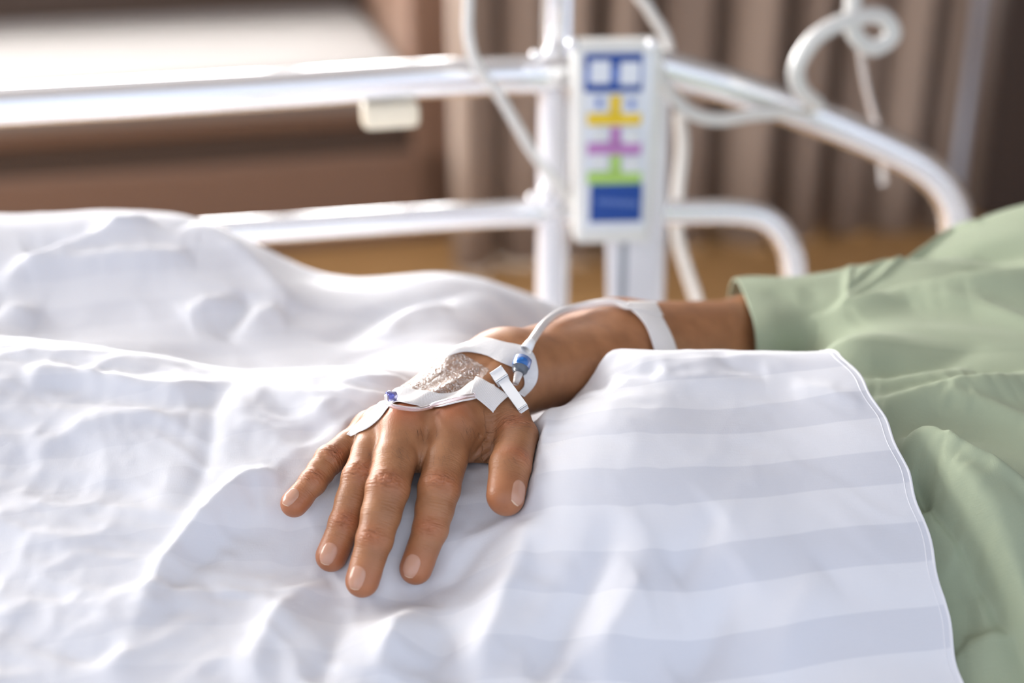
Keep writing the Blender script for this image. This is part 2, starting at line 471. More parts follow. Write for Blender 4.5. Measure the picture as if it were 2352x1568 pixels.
me.loops.add(len(BF)*4); me.loops.foreach_set('vertex_index', BF.ravel())
me.polygons.add(len(BF)); me.polygons.foreach_set('loop_start', np.arange(len(BF))*4); me.polygons.foreach_set('loop_total', np.full(len(BF), 4))
me.update(calc_edges=True); me.validate()
va = me.attributes.new('crease', 'FLOAT_VECTOR', 'POINT'); va.data.foreach_set('vector', np.stack([fs, fw, fm], 1).astype(np.float32).ravel())
vr = me.attributes.new('tone', 'FLOAT', 'POINT'); vr.data.foreach_set('value', red.astype(np.float32))
BODY_ME = me
# skin material
def skin_material():
    m = mat('tan skin', (.5, .27, .16), .42); b = m.node_tree.nodes['Principled BSDF']
    b.inputs['Subsurface Weight'].default_value = .12; b.inputs['Subsurface Radius'].default_value = (1.0, .35, .2); b.inputs['Subsurface Scale'].default_value = .004
    b.inputs['Specular IOR Level'].default_value = .45
    at = nd(m, 'ShaderNodeAttribute'); at.attribute_name = 'tone'
    tc = nd(m, 'ShaderNodeTexCoord')
    n0 = nd(m, 'ShaderNodeTexNoise'); n0.inputs['Scale'].default_value = 90; n0.inputs['Detail'].default_value = 4; lk(m, tc.outputs['Object'], n0.inputs['Vector'])
    cr = nd(m, 'ShaderNodeValToRGB'); cr.color_ramp.elements[0].position = .3; cr.color_ramp.elements[1].position = .7
    cr.color_ramp.elements[0].color = (.30, .13, .058, 1); cr.color_ramp.elements[1].color = (.39, .18, .083, 1)
    lk(m, n0.outputs[0], cr.inputs[0])
    mx = nd(m, 'ShaderNodeMix', data_type='RGBA'); mx.inputs[7].default_value = (.44, .14, .064, 1)
    lk(m, at.outputs['Fac'], mx.inputs[0]); lk(m, cr.outputs[0], mx.inputs[6]); lk(m, mx.outputs[2], b.inputs['Base Color'])
    ac = nd(m, 'ShaderNodeAttribute'); ac.attribute_name = 'crease'
    sx = nd(m, 'ShaderNodeSeparateXYZ'); lk(m, ac.outputs['Vector'], sx.inputs[0])
    cb = nd(m, 'ShaderNodeCombineXYZ'); 
    m1 = nd(m, 'ShaderNodeMath', operation='MULTIPLY'); m1.inputs[1].default_value = 1100; lk(m, sx.outputs[0], m1.inputs[0]); lk(m, m1.outputs[0], cb.inputs[0])
    m2 = nd(m, 'ShaderNodeMath', operation='MULTIPLY'); m2.inputs[1].default_value = 130; lk(m, sx.outputs[1], m2.inputs[0]); lk(m, m2.outputs[0], cb.inputs[1])
    n1 = nd(m, 'ShaderNodeTexNoise'); n1.inputs['Scale'].default_value = 1; n1.inputs['Detail'].default_value = 3; lk(m, cb.outputs[0], n1.inputs['Vector'])
    h1 = nd(m, 'ShaderNodeMath', operation='MULTIPLY'); lk(m, n1.outputs[0], h1.inputs[0]); lk(m, sx.outputs[2], h1.inputs[1])
    # deeper wandering creases over the joints
    cb2 = nd(m, 'ShaderNodeCombineXYZ')
    m3 = nd(m, 'ShaderNodeMath', operation='MULTIPLY'); m3.inputs[1].default_value = 430; lk(m, sx.outputs[0], m3.inputs[0]); lk(m, m3.outputs[0], cb2.inputs[0])
    m4 = nd(m, 'ShaderNodeMath', operation='MULTIPLY'); m4.inputs[1].default_value = 110; lk(m, sx.outputs[1], m4.inputs[0]); lk(m, m4.outputs[0], cb2.inputs[1])
    n2 = nd(m, 'ShaderNodeTexNoise'); n2.inputs['Scale'].default_value = 1; n2.inputs['Detail'].default_value = 2; n2.inputs['Distortion'].default_value = .6; lk(m, cb2.outputs[0], n2.inputs['Vector'])
    s1 = nd(m, 'ShaderNodeMath', operation='SUBTRACT'); s1.inputs[1].default_value = .5; lk(m, n2.outputs[0], s1.inputs[0])
    s2 = nd(m, 'ShaderNodeMath', operation='ABSOLUTE'); lk(m, s1.outputs[0], s2.inputs[0])
    s3 = nd(m, 'ShaderNodeMapRange'); s3.inputs[1].default_value = 0; s3.inputs[2].default_value = .09; lk(m, s2.outputs[0], s3.inputs[0])
    s4 = nd(m, 'ShaderNodeMapRange'); s4.inputs[1].default_value = .35; s4.inputs[2].default_value = .9; lk(m, sx.outputs[2], s4.inputs[0])
    s5 = nd(m, 'ShaderNodeMath', operation='MULTIPLY'); lk(m, s3.outputs[0], s5.inputs[0]); lk(m, s4.outputs[0], s5.inputs[1])
    b0 = nd(m, 'ShaderNodeBump'); b0.inputs['Strength'].default_value = .8; b0.inputs['Distance'].default_value = .0006; lk(m, s5.outputs[0], b0.inputs['Height'])
    b1 = nd(m, 'ShaderNodeBump'); lk(m, b0.outputs[0], b1.inputs['Normal']); b1.inputs['Strength'].default_value = .9; b1.inputs['Distance'].default_value = .0015; lk(m, h1.outputs[0], b1.inputs['Height'])
    vo = nd(m, 'ShaderNodeTexVoronoi'); vo.inputs['Scale'].default_value = 900; lk(m, tc.outputs['Object'], vo.inputs['Vector'])
    b2 = nd(m, 'ShaderNodeBump'); b2.inputs['Strength'].default_value = .32; b2.inputs['Distance'].default_value = .00025
    lk(m, vo.outputs['Distance'], b2.inputs['Height']); lk(m, b1.outputs[0], b2.inputs['Normal']); lk(m, b2.outputs[0], b.inputs['Normal'])
    return m
M_SKIN = skin_material()
person = empty('person', (.25, .95, .70))
tag(person, 'person lying in bed in a sage green top, hand spread flat on the covers', 'person')
body = link('body', me, M_SKIN, person); tag(body, 'bare tan forearm and spread hand')
BVH = BVHTree.FromPolygons([tuple(v) for v in BV2], [tuple(f) for f in BF.tolist()])
def skin_hit(px, py, off=.0005):
    o = Vector((0, 0, CAM_H)); d = Vector(P(px, py, 1.0))-o; d.normalize()
    loc, n, i, dist = BVH.ray_cast(o, d)
    if loc is None:
        q = o + d*.8
        loc, n, i, dist = BVH.find_nearest(q)
    if n.dot(d) > 0: n = -n
    return np.array(loc + n*off), np.array(n)

# nails
M_NAIL = mat('fingernail', (.52, .285, .20), .2, 0, Subsurface_Weight=.2, Subsurface_Scale=.002)
M_NAILTIP = mat('nail edge', (.66, .48, .35), .4)
def nail(f, L, half, s0, roll, lift=.0003):
    p = JW[f]; t, n, s = frame(p[2], p[3], roll); r = R[f][3]
    nu, nv = 27, 17; V = []
    for i in range(nu):
        a = i/(nu-1)*2-1
        for j in range(nv):
            b = j/(nv-1)*2-1
            # rounded outline: cuticle round, free edge gently curved
            wscale = (1-abs(a)**3.2*(.55 if a < 0 else .30))
            lx = a*L/2*(1-.13*b*b*(1 if a > 0 else .9))
            th = b*half*wscale
            c = p[3] + t*(s0+lx)
            o = Vector(c + (n*math.cos(th)+s*math.sin(th))*.0135); dd = Vector(c)-o; dd.normalize()
            loc, nn, ii, di = BVH.ray_cast(o, dd)
            base = np.array(loc) if loc is not None else c+n*r
            nd_ = n*math.cos(th)+s*math.sin(th)
            edge = max(abs(b)**4, (abs(a)**6 if a < 0 else 0))
            V.append(base + nd_*(lift*(1-edge)*1.6 - .00025*edge))
    me = mesh('fingernail', V, grid_faces(nu, nv))
    o = link('fingernail', me, M_NAIL, person); me.materials.append(M_NAILTIP)
    for pl in me.polygons:
        if pl.index//(nv-1) >= nu-2: pl.material_index = 1  # thin free edge
    bm = bmesh.new(); bm.from_mesh(me); bmesh.ops.recalc_face_normals(bm, faces=bm.faces); bm.to_mesh(me); bm.free()
    sm = o.modifiers.new('t', 'SOLIDIFY'); sm.thickness = .0005; sm.offset = -1
    ss = o.modifiers.new('s', 'SUBSURF'); ss.levels = 1; ss.render_levels = 2
for f, L, half, s0, lab in (('little', .0110, .70, .0000, 'nail of the little finger'), ('ring', .0122, .66, .0002, 'nail of the ring finger'),
                       ('middle', .0126, .66, .0002, 'nail of the middle finger'), ('index', .0126, .65, .0002, 'nail of the index finger'), ('thumb', .0145, .62, .0004, 'nail of the thumb')):
    nail(f, L, half, s0, ROLL[f])

# ------------------------------------------------------------------ cloth height fields
def tps_fit(pts, reg=1e-5):
    pts = np.array(pts); X = pts[:, :2]; z = pts[:, 2]; n = len(X)
    r2 = ((X[:, None]-X[None])**2).sum(2)+1e-12; K = .5*r2*np.log(r2) + reg*np.eye(n)
    Pm = np.concatenate([np.ones((n, 1)), X], 1)
    A = np.block([[K, Pm], [Pm.T, np.zeros((3, 3))]]); sol = np.linalg.solve(A, np.concatenate([z, np.zeros(3)]))
    wv, a = sol[:n], sol[n:]
    def ev(x, y):
        sh = x.shape; x = x.ravel(); y = y.ravel(); out = a[0]+a[1]*x+a[2]*y
        for k in range(n):
            q = (x-X[k, 0])**2+(y-X[k, 1])**2+1e-12; out = out + wv[k]*.5*q*np.log(q)
        return out.reshape(sh)
    return ev
# lower envelope of the body for contact
zlow = np.where(ins.any(2), GZ[np.argmax(ins, axis=2)], 9.0)
def low_env(x, y):
    i = np.clip(np.searchsorted(GX, x), 1, len(GX)-1); j = np.clip(np.searchsorted(GY, y), 1, len(GY)-1)
    v = np.minimum(np.minimum(zlow[i, j], zlow[i-1, j]), np.minimum(zlow[i, j-1], zlow[i-1, j-1]))
    v = np.where((x < GX[0]) | (x > GX[-1]) | (y < GY[0]) | (y > GY[-1]), 9.0, v)
    return v
def under(f, i, extra=0.0): q = JW[f][i].copy(); q[2] -= R[f][i]+extra; return q
duv = [P(*q) for q in (
  # near mound, left part
  (-150, 790, .86), (0, 787, .855), (150, 792, .855), (320, 822, .85), (470, 857, .85), (700, 862, .845), (900, 878, .838),
  (-150, 1000, .795), (150, 1000, .80), (400, 980, .805), (620, 980, .806),
  (-150, 1200, .745), (150, 1200, .745), (350, 1220, .742), (560, 1180, .757),
  (-150, 1400, .705), (150, 1400, .703), (450, 1400, .708), (700, 1420, .708),
  (-150, 1568, .668), (200, 1568, .668), (600, 1568, .672), (1000, 1568, .684),
  (900, 1440, .70), (1130, 1400, .712), (1095, 1250, .742), (1095, 1110, .772), (1130, 1180, .758),
  # belly part
  (1330, 832, .850), (1450, 825, .858), (1600, 824, .864), (1750, 824, .868), (1870, 824, .870), (1990, 824, .88),
  (1290, 930, .804), (1400, 900, .792), (1600, 900, .798), (1800, 900, .806),
  (1250, 1010, .772), (1240, 1120, .743), (1400, 1100, .735), (1600, 1100, .740), (1850, 1080, .758),
  (1230, 1280, .724), (1400, 1300, .712), (1700, 1300, .716), (2000, 1250, .733),
  (1250, 1450, .700), (1500, 1568, .697), (1800, 1568, .700), (2200, 1568, .708), (2210, 1350, .730),
  # far mound
  (-150, 490, 1.06), (0, 492, 1.055), (200, 486, 1.055), (430, 498, 1.06), (580, 560, 1.07), (720, 637, 1.08), (860, 640, 1.09), (1000, 625, 1.10), (1110, 640, 1.10), (1240, 690, 1.10),
  (0, 700, .985), (300, 710, .99), (600, 750, .985), (900, 730, 1.01), (1100, 730, 1.02),
  (100, 790, .955), (500, 850, .945), (800, 858, .935), (1000, 810, .95))]
duv += [under(f, i, .0015) for f in ('little', 'ring', 'middle', 'index') for i in (1, 2, 3)] + [under('thumb', 3, .002)]
duv += [np.array(q) for q in ((-.02, .74, .815), (-.05, .72, .82), (.015, .74, .818), (.03, .765, .815),
  (.06, .83, .745), (.10, .84, .735), (.16, .85, .735), (.25, .85, .74), (.10, .92, .725), (.20, .95, .72), (.05, .92, .735), (.0, .85, .80),
  (-.35, 1.16, .70), (-.15, 1.16, .70), (0, 1.16, .69), (.15, 1.12, .69), (.25, 1.12, .69),
  (-.4, .40, .70), (-.2, .40, .70), (0, .40, .70), (.2, .40, .70), (-.4, .46, .75), (0, .46, .75), (.2, .46, .75))]
duv_base = tps_fit(duv, 2e-6)
from mathutils import noise as mnoise
def project_px(x, y, z):
    dz = z-CAM_H; d = y*CP - dz*SP; v = (y*SP + dz*CP)/d; return 1176+FPX*x/d, 784-FPX*v, d
def folds_world(base, lines):
    """lines: pixel polylines with (amp, width, sharp); returns list in xy metres"""
    out = []
    for row in lines:
        pts, amp, wd = row[:3]; L = []
        for px, py in catmull([(a, b) for a, b in pts], 6):
            o = np.array([0, 0, CAM_H]); r = P(px, py, 1.0)-o
            # march the ray to the base surface
            ts = np.linspace(.5, 1.35, 400); X = o+ts[:, None]*r
            zz = base(X[:, 0], X[:, 1]); k = np.argmax(X[:, 2] < zz)
            if X[k, 2] < zz[k]: L.append(X[k, :2])
        if len(L) > 1: out.append((np.array(L), amp, wd, row[3] if len(row) > 3 else None))
    return out
def apply_folds(x, y, folds):
    dz = np.zeros(x.shape)
    for L, amp, wd, slow in folds:
        n = len(L); pad = wd*(5 if not slow else 12); bestd = np.full(x.shape, 9.0); side = np.zeros(x.shape); hh = np.zeros(x.shape)
        lo = L.min(0)-pad; hi = L.max(0)+pad
        m = (x > lo[0]) & (x < hi[0]) & (y > lo[1]) & (y < hi[1])
        if not m.any(): continue
        xs, ys = x[m], y[m]; bd = np.full(xs.shape, 9.0); bh = np.zeros(xs.shape); sg = np.ones(xs.shape)
        for i in range(n-1):
            a, b = L[i], L[i+1]; ab = b-a; q = np.clip(((xs-a[0])*ab[0]+(ys-a[1])*ab[1])/(ab@ab+1e-12), 0, 1)
            d = np.hypot(xs-a[0]-q*ab[0], ys-a[1]-q*ab[1]); k = d < bd; bd[k] = d[k]; bh[k] = (i+q[k])/(n-1); cr_ = (ab[0]*(ys-a[1])-ab[1]*(xs-a[0])); sg[k] = np.sign(cr_[k])
        e = np.sin(np.pi*np.clip(bh, 0.0, 1.0))**.6
        if slow is None: pf = 1.0/(1+(bd/wd)**2)**1.5
        else:
            isl = (sg > 0) if slow == 'L' else (sg < 0)
            pf = np.where(isl, 1.0/(1+(bd/(wd*4.5))**2)**1.6, np.exp(-(bd/(wd*1.2))**2))
            e = e*np.where(bh <= 1e-6, 0, 1)*np.where(bh >= 1-1e-6, 0, 1)
        dz[m] += amp*e*pf
    return dz
duvet_lines = [  # ridges (+) and hollows (-)
 ([(320, 1400), (400, 1270), (480, 1185), (560, 1110), (650, 1085)], .0060, .007),
 ([(360, 1400), (450, 1290), (540, 1200), (600, 1150)], -.0030, .006),
 ([(20, 1440), (200, 1500), (330, 1440), (480, 1330)], -.004, .012),
 ([(560, 1568), (640, 1420), (760, 1340)], .005, .010),
 ([(240, 1568), (330, 1420), (470, 1340)], .0045, .011),
 ([(0, 900), (150, 880), (300, 915), (420, 930), (560, 880)], -.0040, .010),
 ([(60, 850), (200, 850), (360, 895), (520, 870)], .0030, .007),
 ([(0, 820), (120, 815), (260, 850)], -.0025, .007),
 ([(60, 1040), (200, 980), (320, 950), (430, 970)], .0040, .012),
 ([(0, 1100), (200, 1110), (380, 1100)], -.0035, .014),
 ([(490, 870), (488, 960), (470, 1060), (420, 1180)], -.0025, .007),
 ([(500, 870), (560, 960), (640, 1010), (690, 1050)], .0022, .012),
 ([(520, 1260), (600, 1190), (720, 1180)], -.0028, .010),
 ([(730, 1568), (760, 1480), (800, 1400)], -.0045, .009),
 ([(880, 1568), (900, 1480), (960, 1390)], .0055, .010),
 ([(1000, 1568), (1010, 1490), (1050, 1400)], -.0045, .009),
 ([(1100, 1568), (1130, 1450), (1180, 1320), (1215, 1200)], .0060, .011),
 ([(1020, 1360), (1080, 1280), (1140, 1220)], -.0022, .007),
 ([(1060, 1240), (1120, 1220), (1180, 1180)], .0016, .006),
 ([(1235, 1568), (1300, 1420), (1370, 1300), (1420, 1180)], -.0075, .012),
 ([(1370, 1568), (1440, 1430), (1560, 1300)], .0070, .013),
 ([(1560, 1568), (1640, 1420), (1700, 1300)], -.0065, .012),
 ([(1760, 1568), (1830, 1440), (1900, 1330)], .0035, .012),
 ([(1480, 1400), (1560, 1290), (1650, 1170)], -.0050, .010),
 ([(1980, 930), (1900, 900), (1820, 890)], .0016, .006),
 ([(1400, 820), (1460, 850), (1520, 850)], -.0025, .008),
 ([(1640, 800), (1690, 840), (1760, 850)], -.0018, .008),
 ([(1500, 860), (1600, 880), (1750, 870)], .0015, .008),
 ([(1230, 1140), (1225, 1060), (1245, 980), (1290, 900), (1335, 838)], .0030, .006),
 ([(1345, 850), (1370, 870), (1420, 880)], -.0035, .008),
 ([(700, 900), (760, 960), (800, 990)], .0016, .009),
 ([(600, 900), (660, 930), (740, 1000)], -.0018, .010),
 # far mound
 ([(0, 665), (120, 600), (240, 545), (350, 502)], .0090, .010),
 ([(60, 640), (200, 615), (340, 600), (440, 590)], .0060, .008),
 ([(60, 590), (160, 560), (260, 530)], -.0060, .014),
 ([(420, 735), (480, 715), (560, 690)], .0060, .009),
 ([(430, 520), (520, 560), (610, 640), (680, 720)], .0060, .014),
 ([(0, 720), (90, 740)], .0060, .009),
 ([(530, 770), (600, 730), (660, 730)], .0045, .010),
 ([(760, 800), (840, 740), (960, 690), (1100, 660)], -.0040, .015),
 ([(560, 680), (520, 780)], -.005, .014),
 ([(880, 780), (930, 730), (1030, 700)], .0040, .012),
]
dfolds = folds_world(duv_base, [(r_[0], r_[1]*1.6)+tuple(r_[2:]) for r_ in duvet_lines])
def vnoise(x, y, seed):
    r = np.random.RandomState(seed).uniform(-1, 1, (256, 256)); xi = np.floor(x).astype(int); yi = np.floor(y).astype(int); fx = x-xi; fy = y-yi
    fx = fx*fx*fx*(fx*(fx*6-15)+10); fy = fy*fy*fy*(fy*(fy*6-15)+10)
    g = lambda a, b: r[a % 256, b % 256]
    return (g(xi, yi)*(1-fx)+g(xi+1, yi)*fx)*(1-fy)+(g(xi, yi+1)*(1-fx)+g(xi+1, yi+1)*fx)*fy
def duvet_z(x, y):
    z = duv_base(x, y) + apply_folds(x, y, dfolds)
    # crumples: warped ridged noise, strongest left of the hand, nearly none on the taut part over the waist
    wx = x+.020*vnoise(x*14, y*14, 1); wy = y+.020*vnoise(x*14, y*14, 2)
    a1_ = .5*x+.86*y; b1_ = .86*x-.5*y
    m = .25+.75/(1+np.exp((x-.02)/.04))
    back = 1/(1+np.exp((y-.86)/.02))
    m = m*(.45+.55*back)
    z = z + m*(.0022*(vnoise(wx*16, wy*26, 3)) + 0.0014*(.5-np.abs(vnoise(wx*22+wy*9, wy*46-wx*9, 4))*2)*1.0 + .0011*back*(.5-np.abs(vnoise(wx*34-wy*26, wy*88+wx*16, 5))*2) + .0004*back*vnoise(wx*190, wy*260, 6))
    return z
hem_px = [(1868, 822, .871), (1930, 880, .838), (2000, 962, .806), (2050, 1040, .782), (2090, 1130, .762), (2140, 1280, .740), (2180, 1420, .722), (2212, 1568, .708)]
HEM = np.array([P(*q) for q in hem_px])
hy = HEM[::-1, 1]; hx = HEM[::-1, 0]
def hem_x(y):
    e = np.interp(y, np.concatenate([[.40, .50], hy, [.90, 1.2]]), np.concatenate([[.215, .215], hx, [.18, .18]]))
    return e + .0010*np.sin(y*190)
def arc_attr(Z, X, Y):
    """approximate arc-length coordinates across the cloth"""
    dl = np.sqrt(np.diff(Y, axis=1)**2 + np.diff(Z, axis=1)**2); v = np.concatenate([np.zeros((Z.shape[0], 1)), np.cumsum(dl, 1)], 1)
    return v
NU, NV = 520, 520
uu = np.linspace(0, 1, NU); yy = np.linspace(.40, 1.17, NV)
XR = hem_x(yy)[None, :]; Xg = -.47 + uu[:, None]*(XR+.47); Yg = np.broadcast_to(yy[None, :], Xg.shape).copy()
Zg = duvet_z(Xg, Yg)
env = low_env(Xg, Yg)
# press the cloth down beneath the arm, then soften
Zc = np.minimum(Zg, env-.0006)
Zs = Zc.copy()
for it in range(6):
    q = Zs.copy(); q[1:-1, 1:-1] = (Zs[:-2, 1:-1]+Zs[2:, 1:-1]+Zs[1:-1, :-2]+Zs[1:-1, 2:]+4*Zs[1:-1, 1:-1])/8
    Zs = np.minimum(q, env-.0006)
Zg = Zs
V = np.stack([Xg, Yg, Zg], 2).reshape(-1, 3)
dme = mesh('duvet', V, [])
Fq = np.array(grid_faces(NU, NV))
dme = bpy.data.meshes.new('duvet'); dme.from_pydata(V.tolist(), [], Fq.tolist()); dme.update()
vy = arc_attr(Zg, Xg, Yg); j0 = int(np.searchsorted(yy, .56)); vy = vy - vy[:, j0:j0+1]
stripe_v = vy - .20*Xg + .009*np.sin(Xg*9)
at = dme.attributes.new('cloth', 'FLOAT_VECTOR', 'POINT'); at.data.foreach_set('vector', np.stack([Xg, stripe_v, .40+.60/(1+np.exp(-(Xg-.02)/.06))], 2).astype(np.float32).ravel())  # stripe colour fades leftwards, standing in for sateen's view-dependent sheen
duvet = link('duvet', dme, M_DUVET)
# make sure normals point up
if duvet.data.polygons[1000].normal.z < 0: duvet.data.flip_normals()
tag(duvet, 'rumpled white striped duvet drawn over the patient up to the waist', 'bedding')
sm = duvet.modifiers.new('t', 'SOLIDIFY'); sm.thickness = .0018; sm.offset = -1
# rolled hem along the duvet's edge
hp = np.array([[hem_x(y)-.0006, y, 0] for y in np.linspace(.42, .80, 160)])
hz = duvet_z(hp[:, 0], hp[:, 1]); hp[:, 2] = hz-.0004
tube('hem', hp, .0009, M_DUVET, duvet, 8)
hp2 = hp.copy(); hp2[:, 0] -= .0038; hp2[:, 2] = duvet_z(hp2[:, 0], hp2[:, 1])-.0001
tube('hem_stitching', hp2, .0004, M_DUVET, duvet, 6)

# shirt
sh = [P(*q) for q in (
 (1950, 612, 1.075), (2040, 612, 1.08), (2110, 585, 1.09), (2240, 510, 1.11), (2352, 503, 1.12), (2500, 515, 1.13), (2700, 530, 1.13),
 (1850, 668, 1.05),
 (2050, 720, .985), (2200, 700, .97), (2352, 700, .955), (2600, 700, .95),
 (1900, 800, .895), (2050, 850, .87), (2200, 850, .865), (2352, 850, .865), (2600, 850, .865),
 (2100, 1000, .81), (2250, 1000, .808), (2400, 1000, .805), (2600, 1000, .805),
 (2150, 1170, .765), (2300, 1200, .755), (2450, 1200, .75),
 (2200, 1350, .745), (2352, 1380, .735), (2550, 1380, .735), (2250, 1568, .715), (2400, 1568, .71), (2600, 1568, .71))]
sh += [np.array(q) for q in ((.165, .955, .815), (.165, .915, .800), (.165, .990, .800), (.165, .885, .760), (.165, 1.02, .755), (.22, .955, .822), (.165, .85, .742), (.2, 1.06, .72), (.3, 1.10, .74), (.45, 1.12, .74), (.165, .80, .78), (.2, .44, .70), (.45, .44, .70), (.2, .50, .74), (.45, .5, .74))]
sh_base = tps_fit(sh, 2e-6)
shirt_lines = [
 ([(1770, 822), (1860, 780), (1952, 739), (2060, 712), (2140, 695), (2257, 668), (2400, 640), (2560, 640)], .0180, .007, 'R'),
 ([(1925, 745), (1960, 705), (2018, 664), (2060, 620), (2101, 577), (2150, 550), (2200, 530), (2262, 505)], .0090, .0040),
 ([(1950, 690), (1975, 655), (2018, 625), (2080, 590), (2120, 560), (2180, 520), (2230, 500)], .0080, .0035),
 ([(1960, 590), (1948, 650), (1938, 735)], .0075, .0035),
 ([(2040, 610), (2120, 600), (2250, 585), (2360, 575), (2480, 600)], -.0080, .012),
 ([(2000, 722), (2100, 668), (2240, 630), (2352, 620)], -.0120, .010),
 ([(2100, 720), (2250, 720), (2400, 770), (2560, 850)], .0050, .010),
 ([(1900, 815), (2000, 850), (2120, 850), (2260, 790)], -.0040, .012),
 ([(1920, 884), (2000, 890), (2060, 889), (2150, 868), (2230, 850)], .0070, .0050, 'R'),
 ([(1990, 952), (2060, 940), (2140, 924), (2258, 902), (2352, 884), (2480, 850)], .0110, .0055, 'R'),
 ([(2160, 935), (2250, 955), (2352, 985), (2480, 1030)], .0055, .008),
 ([(2055, 1040), (2085, 1038), (2128, 1048), (2228, 1100), (2352, 1166), (2500, 1260)], .0090, .0060),
 ([(2066, 1046), (2130, 1076), (2199, 1168), (2270, 1286), (2352, 1451), (2440, 1640), (2520, 1800)], .0180, .0050, 'L'),
 ([(2100, 1085), (2125, 1120), (2185, 1210), (2250, 1330), (2320, 1480)], -.0140, .0060),
 ([(2120, 1170), (2165, 1190), (2215, 1290), (2255, 1400), (2275, 1500)], .0090, .0060, 'L'),
 ([(2190, 1290), (2225, 1380), (2235, 1480)], -.0060, .008),
 ([(2200, 1504), (2258, 1509), (2325, 1480)], .0060, .005, 'R'),
 ([(2240, 1090), (2330, 1230), (2400, 1370)], .0050, .012),
 ([(1738, 690), (1745, 760), (1738, 818)], .0022, .0040),
 ([(1770, 680), (1795, 750), (1780, 812)], -.0035, .007),
 ([(1860, 660), (1868, 720), (1830, 785)], -.0040, .008),
 ([(1820, 670), (1830, 720), (1800, 790)], .0025, .007),
]
sfolds = folds_world(sh_base, shirt_lines)
NU2, NV2 = 420, 460
xs = np.linspace(.163, .56, NU2); ys = np.linspace(.44, 1.12, NV2)
Xs, Ys = np.meshgrid(xs, ys, indexing='ij')
Zs = sh_base(Xs, Ys) + apply_folds(Xs, Ys, sfolds) + .0008*np.sin(Xs*70+Ys*60+np.sin(Ys*90))
# the sleeve arches over the arm
armz = 9.0
top = np.where(ins.any(2), GZ[len(GZ)-1-np.argmax(ins[:, :, ::-1], axis=2)], -9.0)
i = np.clip(np.searchsorted(GX, Xs), 1, len(GX)-1); j = np.clip(np.searchsorted(GY, Ys), 1, len(GY)-1)
tz = np.maximum(np.maximum(top[i, j], top[i-1, j]), np.maximum(top[i, j-1], top[i-1, j-1]))
tz = np.where((Xs > GX[-1]) | (Ys > GY[-1]) | (tz < .5), .70, tz)
for it in range(12):
    q = tz.copy(); q[1:-1] = np.maximum(np.maximum(tz[:-2], tz[2:]), tz[1:-1]); tz = q
    q = tz.copy(); q[:, 1:-1] = np.maximum(np.maximum(tz[:, :-2], tz[:, 2:]), tz[:, 1:-1]); tz = q
tz = np.maximum(tz, .70)
for it in range(60):
    q = tz.copy(); q[1:-1, :] = (tz[:-2, :]+tz[2:, :]+2*tz[1:-1, :])/4; tz = q
    q = tz.copy(); q[:, 1:-1] = (tz[:, :-2]+tz[:, 2:]+2*tz[:, 1:-1])/4; tz = q
kk = .012; hh_ = np.clip(.5+.5*(Zs-tz-.0045)/kk, 0, 1); Zs = (tz+.0045)*(1-hh_)+Zs*hh_+kk*hh_*(1-hh_)
over = (Xs < hem_x(Ys)+.003) & (Ys < .80)
dz_ = duvet_z(Xs, Ys)-.0045
Zs = np.where(over, np.minimum(Zs, dz_), Zs)
near = (Xs < hem_x(Ys)+.02) & (Ys < .80) & ~over
Zs = np.where(near, np.minimum(Zs, dz_+ .0045*0 + np.clip((Xs-hem_x(Ys)-.003)/.017, 0, 1)*.02), Zs)
for it in range(3):
    q = Zs.copy(); q[1:-1, 1:-1] = (Zs[:-2, 1:-1]+Zs[2:, 1:-1]+Zs[1:-1, :-2]+Zs[1:-1, 2:]+4*Zs[1:-1, 1:-1])/8; Zs = np.maximum(q, tz+.003)
V = np.stack([Xs, Ys, Zs], 2).reshape(-1, 3)
sme = bpy.data.meshes.new('shirt'); sme.from_pydata(V.tolist(), [], grid_faces(NU2, NV2)); sme.update()
vy = arc_attr(Zs, Xs, Ys)
at = sme.attributes.new('cloth', 'FLOAT_VECTOR', 'POINT'); at.data.foreach_set('vector', np.stack([Xs, vy, 0*Xs], 2).astype(np.float32).ravel())
shirt = link('shirt', sme, M_SHIRT, person); tag(shirt, 'sage green cotton top')
if sme.polygons[1000].normal.z < 0: sme.flip_normals()
sm = shirt.modifiers.new('t', 'SOLIDIFY'); sm.thickness = .0018; sm.offset = -1

# ------------------------------------------------------------------ dressings, tapes and lines on the hand
def tape_material():
    m = mat('woven surgical tape', (.84, .84, .85), .7, 0, Alpha=1.0); b = m.node_tree.nodes['Principled BSDF']
    at = nd(m, 'ShaderNodeAttribute'); at.attribute_name = 'cloth'
    w1 = nd(m, 'ShaderNodeTexWave'); w1.bands_direction = 'X'; w1.inputs['Scale'].default_value = 380
    w2 = nd(m, 'ShaderNodeTexWave'); w2.bands_direction = 'Y'; w2.inputs['Scale'].default_value = 380
    lk(m, at.outputs['Vector'], w1.inputs['Vector']); lk(m, at.outputs['Vector'], w2.inputs['Vector'])
    mn = nd(m, 'ShaderNodeMath', operation='MINIMUM'); lk(m, w1.outputs['Fac'], mn.inputs[0]); lk(m, w2.outputs['Fac'], mn.inputs[1])
    bp = nd(m, 'ShaderNodeBump'); bp.inputs['Strength'].default_value = .35; bp.inputs['Distance'].default_value = .0002
    lk(m, mn.outputs[0], bp.inputs['Height']); lk(m, bp.outputs[0], b.inputs['Normal'])
    mr = nd(m, 'ShaderNodeMapRange'); mr.inputs[1].default_value = .0; mr.inputs[2].default_value = .35; lk(m, mn.outputs[0], mr.inputs[0])
    mx = nd(m, 'ShaderNodeMix', data_type='RGBA'); mx.inputs[6].default_value = (.68, .65, .64, 1); mx.inputs[7].default_value = (.86, .86, .87, 1)
    lk(m, mr.outputs[0], mx.inputs[0]); lk(m, mx.outputs[2], b.inputs['Base Color'])
    return m
M_TAPE = tape_material()
